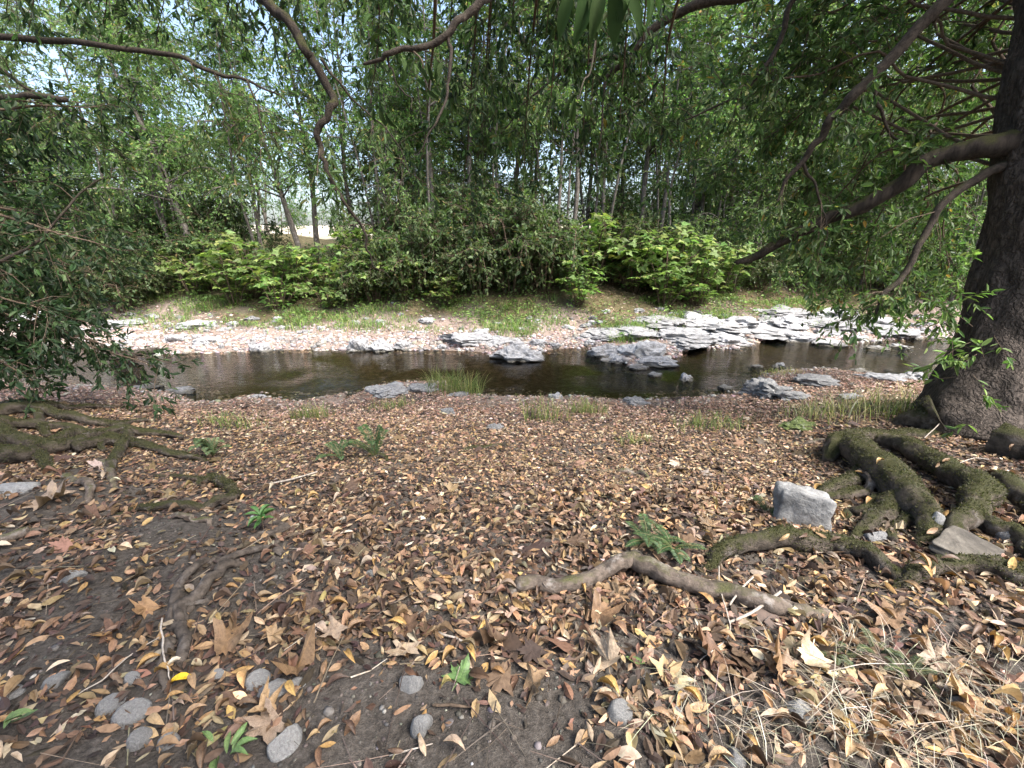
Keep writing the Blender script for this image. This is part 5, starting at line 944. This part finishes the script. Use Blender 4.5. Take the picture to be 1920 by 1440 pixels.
# ---------------------------------------------------------------- grass, ferns, seedling, weeds
GR = [(.12, .17, .045, 3), (.17, .21, .06, 3), (.24, .24, .09, 1.5), (.08, .13, .035, 2), (.38, .33, .17, 1)]
GRD = [(.27, .24, .175, 3), (.35, .315, .24, 3), (.17, .148, .11, 3), (.44, .41, .34, .7)]
def blades(base, h, lean, w, pal, gg, sag=.5, az=None):
    n = len(base); a = rng.uniform(0, 6.28, n) if az is None else az; out = np.stack([np.cos(a), np.sin(a), np.zeros(n)], -1); sd = np.stack([-np.sin(a), np.cos(a), np.zeros(n)], -1)
    V = []
    for t, ww in ((0, 1), (.4, .85), (.75, .6), (1, .08)):
        c = base + out * (lean * h * t ** 1.7)[:, None] + np.array([0, 0, 1]) * (h * (t - sag * lean * t ** 3))[:, None]
        V += [c - sd * (w * ww / 2)[:, None], c + sd * (w * ww / 2)[:, None]]
    V = np.stack(V, 1); f = np.array([[0, 1, 3, 2], [2, 3, 5, 4], [4, 5, 7, 6]])
    gg.add(V.reshape(-1, 3), (f[None] + (np.arange(n) * 8)[:, None, None]).reshape(-1, 4), np.repeat(tone(pal, n), 8, 0))
def tuft(px, py, r, n, h, lab, pal=GR, w=.006, lean=(.2, .9)):
    p = G(px, py, False); gg = Geo(); q = np.clip(rng.normal(size=(n, 2)), -1.5, 1.5) * r * [1, .6]; bx, by = p[0] + q[:, 0], p[1] + q[:, 1]
    b = np.stack([bx, by, ground_z(bx, by)], -1) - p; blades(b, h * rng.uniform(.5, 1.15, n), rng.uniform(*lean, n), w * rng.uniform(.6, 1.4, n), pal, gg)
    o = gg.build('grass_tuft', M['grass'], None, False); o.location = p; tag(o, lab, 'grass', 'grass tufts on the near bank', 'stuff' if r >= .2 else None)
tuft(855, 735, .3, 420, .5, 'tall pale grass clump at the water edge, middle')
tuft(590, 785, .16, 160, .28, 'small green grass tuft left of the pale ledge')
tuft(1025, 790, .2, 120, .42, 'thin tall weeds of grass below the middle of the pool'); tuft(1105, 775, .16, 160, .3, 'dark green tuft right of the thin tall weeds')
tuft(1330, 805, .25, 160, .26, 'sparse grass tuft in the leaves right of centre'); tuft(1190, 832, .12, 70, .16, 'tiny grass tuft in the leaf carpet'); tuft(735, 765, .2, 140, .2, 'flat straw-green tuft on the pale ledge')
tuft(440, 800, .22, 130, .25, 'faint green tuft behind the left ferns'); tuft(1460, 700, .25, 160, .16, 'yellow-green grass on the dark slabs', [(.3, .32, .1, 2), (.45, .4, .2, 2)]); tuft(1620, 770, .5, 420, .32, 'straw-yellow grass patch left of the big tree', [(.38, .36, .16, 2), (.5, .44, .24, 2), (.2, .24, .07, 1)])
tuft(1540, 780, .3, 160, .3, 'thin dry grass near the mossy rock', GRD + GR[:2]); tuft(985, 628, .15, 90, .2, 'yellow-green tuft among the far pale rocks'); tuft(1690, 775, .2, 160, .25, 'green-yellow tuft at the foot of the big tree', GR[:3])
gg = Geo(); n = 34000; x = rng.uniform(-15, 13, n); t = 1.2 + 3.0 * rng.random(n) ** .8; y = yf(x) + t; k = rng.random(n) < np.clip(.22 + 1.3 * fbm(x * .8, y * 1.1, 0, 41), 0, 1) * np.clip((t - 1.1), .1, 1); x, y = x[k], y[k]
blades(np.stack([x, y, ground_z(x, y)], -1), rng.uniform(.08, .2, len(x)) * (1 + 1.3 * np.clip(fbm(x * 1.3, y * 1.3, 0, 47) + .2, 0, 1)), rng.uniform(.3, 1.2, len(x)), rng.uniform(.008, .02, len(x)), [(.12, .2, .045, 3), (.17, .26, .065, 3), (.28, .3, .11, 1), (.08, .145, .035, 2)], gg)
m = 16000; x = rng.uniform(-15, 13, m); y = yf(x) + 2.0 + 4.5 * rng.random(m); k = rng.random(m) < np.clip(.55 + .7 * fbm(x * .6, y * .6, 0, 43), 0, 1); x, y = x[k], y[k]; m = len(x)
V, F = leaves(np.stack([x, y, ground_z(x, y) + rng.uniform(.02, .3, m)], -1), rand_dir(m) * [1, 1, .3], np.array([0, 0, 1]) + .4 * rng.normal(size=(m, 3)), rng.uniform(.06, .14, m), rng.uniform(.04, .09, m), T4); gg.add(V, F, np.repeat(tone([(.12, .2, .05, 3), (.17, .25, .07, 2), (.08, .13, .04, 2)], m), 4, 0))
tag(gg.build('grass', M['grass'], None, False), 'low green grass and herbs between the far gravel and the shrubs', 'grass', None, 'stuff')
gg = Geo(); n = 2600; px = rng.uniform(1180, 1960, n); q = []
for a_ in px:
    b_ = rng.uniform(1200, 1460); 
    if rng.random() < .25 + .75 * np.clip((a_ - 1250) / 500, 0, 1) * np.clip((b_ - 1150) / 200, 0, 1): q.append((a_, b_))
q = q[:760]; base = np.array([G(*s_) for s_ in q[::12]]); az = np.repeat(rng.uniform(0, 6.28, len(base)), 12) + rng.normal(size=len(base) * 12) * .7; base = np.repeat(base, 12, 0) + rng.normal(size=(len(base) * 12, 3)) * [.035, .035, 0]; base[:, 2] = ground_z(base[:, 0], base[:, 1]); n = len(base)
blades(base, rng.uniform(.04, .15, n), rng.uniform(.6, 2.2, n), rng.uniform(.0012, .0035, n), GRD, gg, .35, az)
tag(gg.build('dry_grass', M['straw'], None, False), 'bleached dry grass stalks over the litter at the bottom right', 'grass', None, 'stuff')

def fern(px, py, n, L, label, up=1.0, pal=((.05, .1, .04, 3), (.075, .13, .05, 3), (.11, .16, .06, 1))):
    b = G(px, py, False); e = empty('fern', b)
    for k in range(n):
        a = rng.uniform(0, 6.28); ll = L * rng.uniform(.6, 1.1); el = rng.uniform(.5, 1.2) * up; out = np.array([math.cos(a), math.sin(a), 0])
        pth = [np.zeros(3), out * ll * .35 * math.cos(el) + [0, 0, ll * .5 * math.sin(el)], out * ll * .8 * math.cos(el) + [0, 0, ll * .75 * math.sin(el)], out * ll * 1.1 * math.cos(el) + [0, 0, ll * .62 * math.sin(el)]]
        gf = Geo(); V, F = tube(pth, [.004, .003, .001], 4, 12); gf.add(V, F, (.12, .13, .05)); m = 30; p = spline(pth, m + 6)[4:4 + m]; d = nrm(np.gradient(p, axis=0)); sd = nrm(np.cross(d, [0, 0, 1]))
        for sg in (-1, 1):
            t = np.linspace(0, 1, m); pl = ll * .17 * np.sin(np.clip(t * 2.6 + .5, 0, 3.05)) + .004; V, F = leaves(p, sd * sg + d * .35 + [0, 0, -.15], np.cross(sd * sg, d) * sg + rng.normal(size=(m, 3)) * .2, pl, .028 * ll * np.ones(m), T4); gf.add(V, F, np.repeat(tone(pal, m), 4, 0))
        gf.build('frond', M['grass'], e, False)
    tag(e, label, 'fern')
fern(705, 858, 7, .42, 'upright dark fern left of the middle of the near bank', 1.25); fern(400, 855, 12, .36, 'soft pale green fern beside the left root tangle', 1.0, ((.1, .15, .07, 3), (.14, .19, .09, 2)))
fern(1260, 1030, 10, .22, 'low dark green fern just above the long grey root', .6); fern(640, 860, 6, .3, 'small sparse fern left of the upright one', .9); fern(1215, 1020, 8, .2, 'small fern at the left side of the low dark one', .7); fern(1440, 965, 5, .18, 'tiny fern left of the squared block', .6)
# seedling
b = G(495, 1000); e = empty('seedling', b); V, F = tube([np.zeros(3), np.array([.005, 0, .06]), np.array([0, 0, .13])], [.003, .0025, .002], 5, 8); Geo().add(V, F).build('stem', M['twig'], e)
M['seedling'] = mat_leaf('seedling', base=(.1, .22, .07), trans=.35, rough=.45, rnd=.1)
for k in range(13):
    a = k * 2.4; el = rng.uniform(-.3, .5); o = single(var(LM[k % 4], 'seedling'), 'leaf', np.array([0, 0, .1 + .003 * k]), (math.cos(a), math.sin(a), el), (0, 0, 1), rng.uniform(.07, .11), e)
tag(e, 'little bright green seedling standing alone in the litter, left', 'seedling')
for px, py, lab in ((5, 1400, 'green leafy weed cut off by the lower left edge'), (425, 1445, 'green leafy weed at the bottom edge, left of the blue-grey stone')):
    b = G(px, py); e = empty('weed', b)
    for k in range(9):
        a = rng.uniform(0, 6.28); single(var(LM[k % 4], 'leaf_green'), 'leaf', np.array([.03 * math.cos(a), .03 * math.sin(a), .02 + .01 * k]), (math.cos(a), math.sin(a), .2), (rng.normal() * .3, rng.normal() * .3, 1), rng.uniform(.05, .09), e)
    tag(e, lab, 'weed')
# feathery green weeds in the dry grass
for px, py in ((1640, 1230), (1700, 1270), (1560, 1235)): fern(px, py, 7, .12, {1640: 'tuft of feathery green weed at the top of the dry grass', 1700: 'feathery green weed deep in the dry grass', 1560: 'faint feathery weed beside the curled pale leaf'}[px], .8, ((.1, .13, .07, 2), (.14, .16, .1, 2)))

# ---------------------------------------------------------------- sticks and stalks
def stick(lst, rad, label, mat='pale_wood', name='twig', h=None):
    b = G(lst[0][0], lst[0][1]); pts = [G(q[0], q[1]) + [0, 0, q[2] if len(q) > 2 else .015] for q in lst]; V, F = tube(loc(pts, b), rad, 6, 8 * len(lst), .1, 3, 0, .004)
    o = Geo().add(V, F).build(name, M[mat]); o.location = b; tag(o, label, 'twig')
stick([(1365, 1145, .03), (1385, 1128, .07), (1404, 1112, .1)], [.005, .005, .004], 'short pale twig standing up from the grey root'); stick([(1365, 1175, .02), (1410, 1163, .05), (1456, 1134, .08)], [.006, .007, .007], 'thick pale broken twig right of the grey root')
stick([(1345, 1075, .05), (1348, 1120, .05), (1362, 1165, .04), (1364, 1200, .03), (1340, 1225, .02), (1310, 1250, .02), (1300, 1300, .02)], [.003, .003, .003, .0025, .002, .0015], 'thin crooked pale stalk hanging over the grey root')
stick([(310, 1180, .06), (312, 1220, .05), (318, 1260, .04), (326, 1285, .02)], [.004, .004, .003, .002], 'pale thin rootlet dropping to the yellow leaf'); stick([(145, 1310, .01), (200, 1280, .02), (250, 1235, .02), (305, 1205, .03)], [.002, .003, .003, .002], 'long pale stalk pointing to the thin rootlet')
stick([(730, 1425, .01), (765, 1415, .015), (810, 1400, .015)], [.003, .003, .002], 'pale bent stalk on bare soil at the bottom'); stick([(810, 1328, .01), (850, 1332, .02), (890, 1330, .01)], [.005, .006, .004], 'brown rootlet beside the oval grey stone', 'twig')
stick([(1545, 1275, .04), (1620, 1262, .05), (1700, 1260, .04)], [.002, .002, .002], 'straight straw stalk above the pale stone'); stick([(820, 1190, .01), (860, 1205, .02), (893, 1212, .01)], [.005, .005, .004], 'short grey stick under the grey root, left', 'pale_wood')
stick([(855, 1062, .02), (885, 1050, .03), (912, 1040, .02)], [.006, .006, .004], 'dark twig above the left end of the grey root', 'twig'); stick([(505, 912, .02), (550, 905, .03), (595, 890, .03)], [.008, .008, .006], 'grey fallen stick right of the hooked root', 'pale_wood')
stick([(1780, 880, .02), (1820, 870, .05), (1850, 868, .03)], [.004, .004, .003], 'pale twig at the foot of the big trunk'); stick([(1730, 830, .05), (1755, 812, .1), (1770, 790, .16)], [.005, .005, .003], 'pale twig leaning on the foot of the big trunk')
# dead white twigs on the far bank
def dead(px, py, s, lab, n=26):
    b = G(px, py, False); e = empty('dead_bush', b); g_ = Geo()
    V, F = tube([np.zeros(3), np.array([.03, 0, .6 * s]), np.array([.1, 0, 1.2 * s])], [.03, .02, .006], 5, 10); g_.add(V, F)
    A = np.stack([np.zeros(n), np.zeros(n), rng.uniform(.1, 1.1, n) * s], -1); D = rand_dir(n) * [1, .6, .6] + [0, 0, .2]; B = A + D * s * rng.uniform(.3, .8, (n, 1)); V, F = rods(A, B, .007); g_.add(V, F)
    k = rng.integers(0, n, n * 2); S = A[k] + (B - A)[k] * .6; V, F = rods(S, S + rand_dir(n * 2) * s * .25, .004); g_.add(V, F)
    g_.build('stems', M['pale_wood'], e); tag(e, lab, 'dead bush')
dead(1375, 545, 1.0, 'white dead twigs right of the rightmost bright shrub'); dead(1250, 470, .9, 'bare pale stump with twigs beside the far path'); dead(955, 540, 1.1, 'bare pale twigs sticking out of the bramble mound', 12)
for m_ in list(bpy.data.meshes):
    if m_.users == 0: bpy.data.meshes.remove(m_)
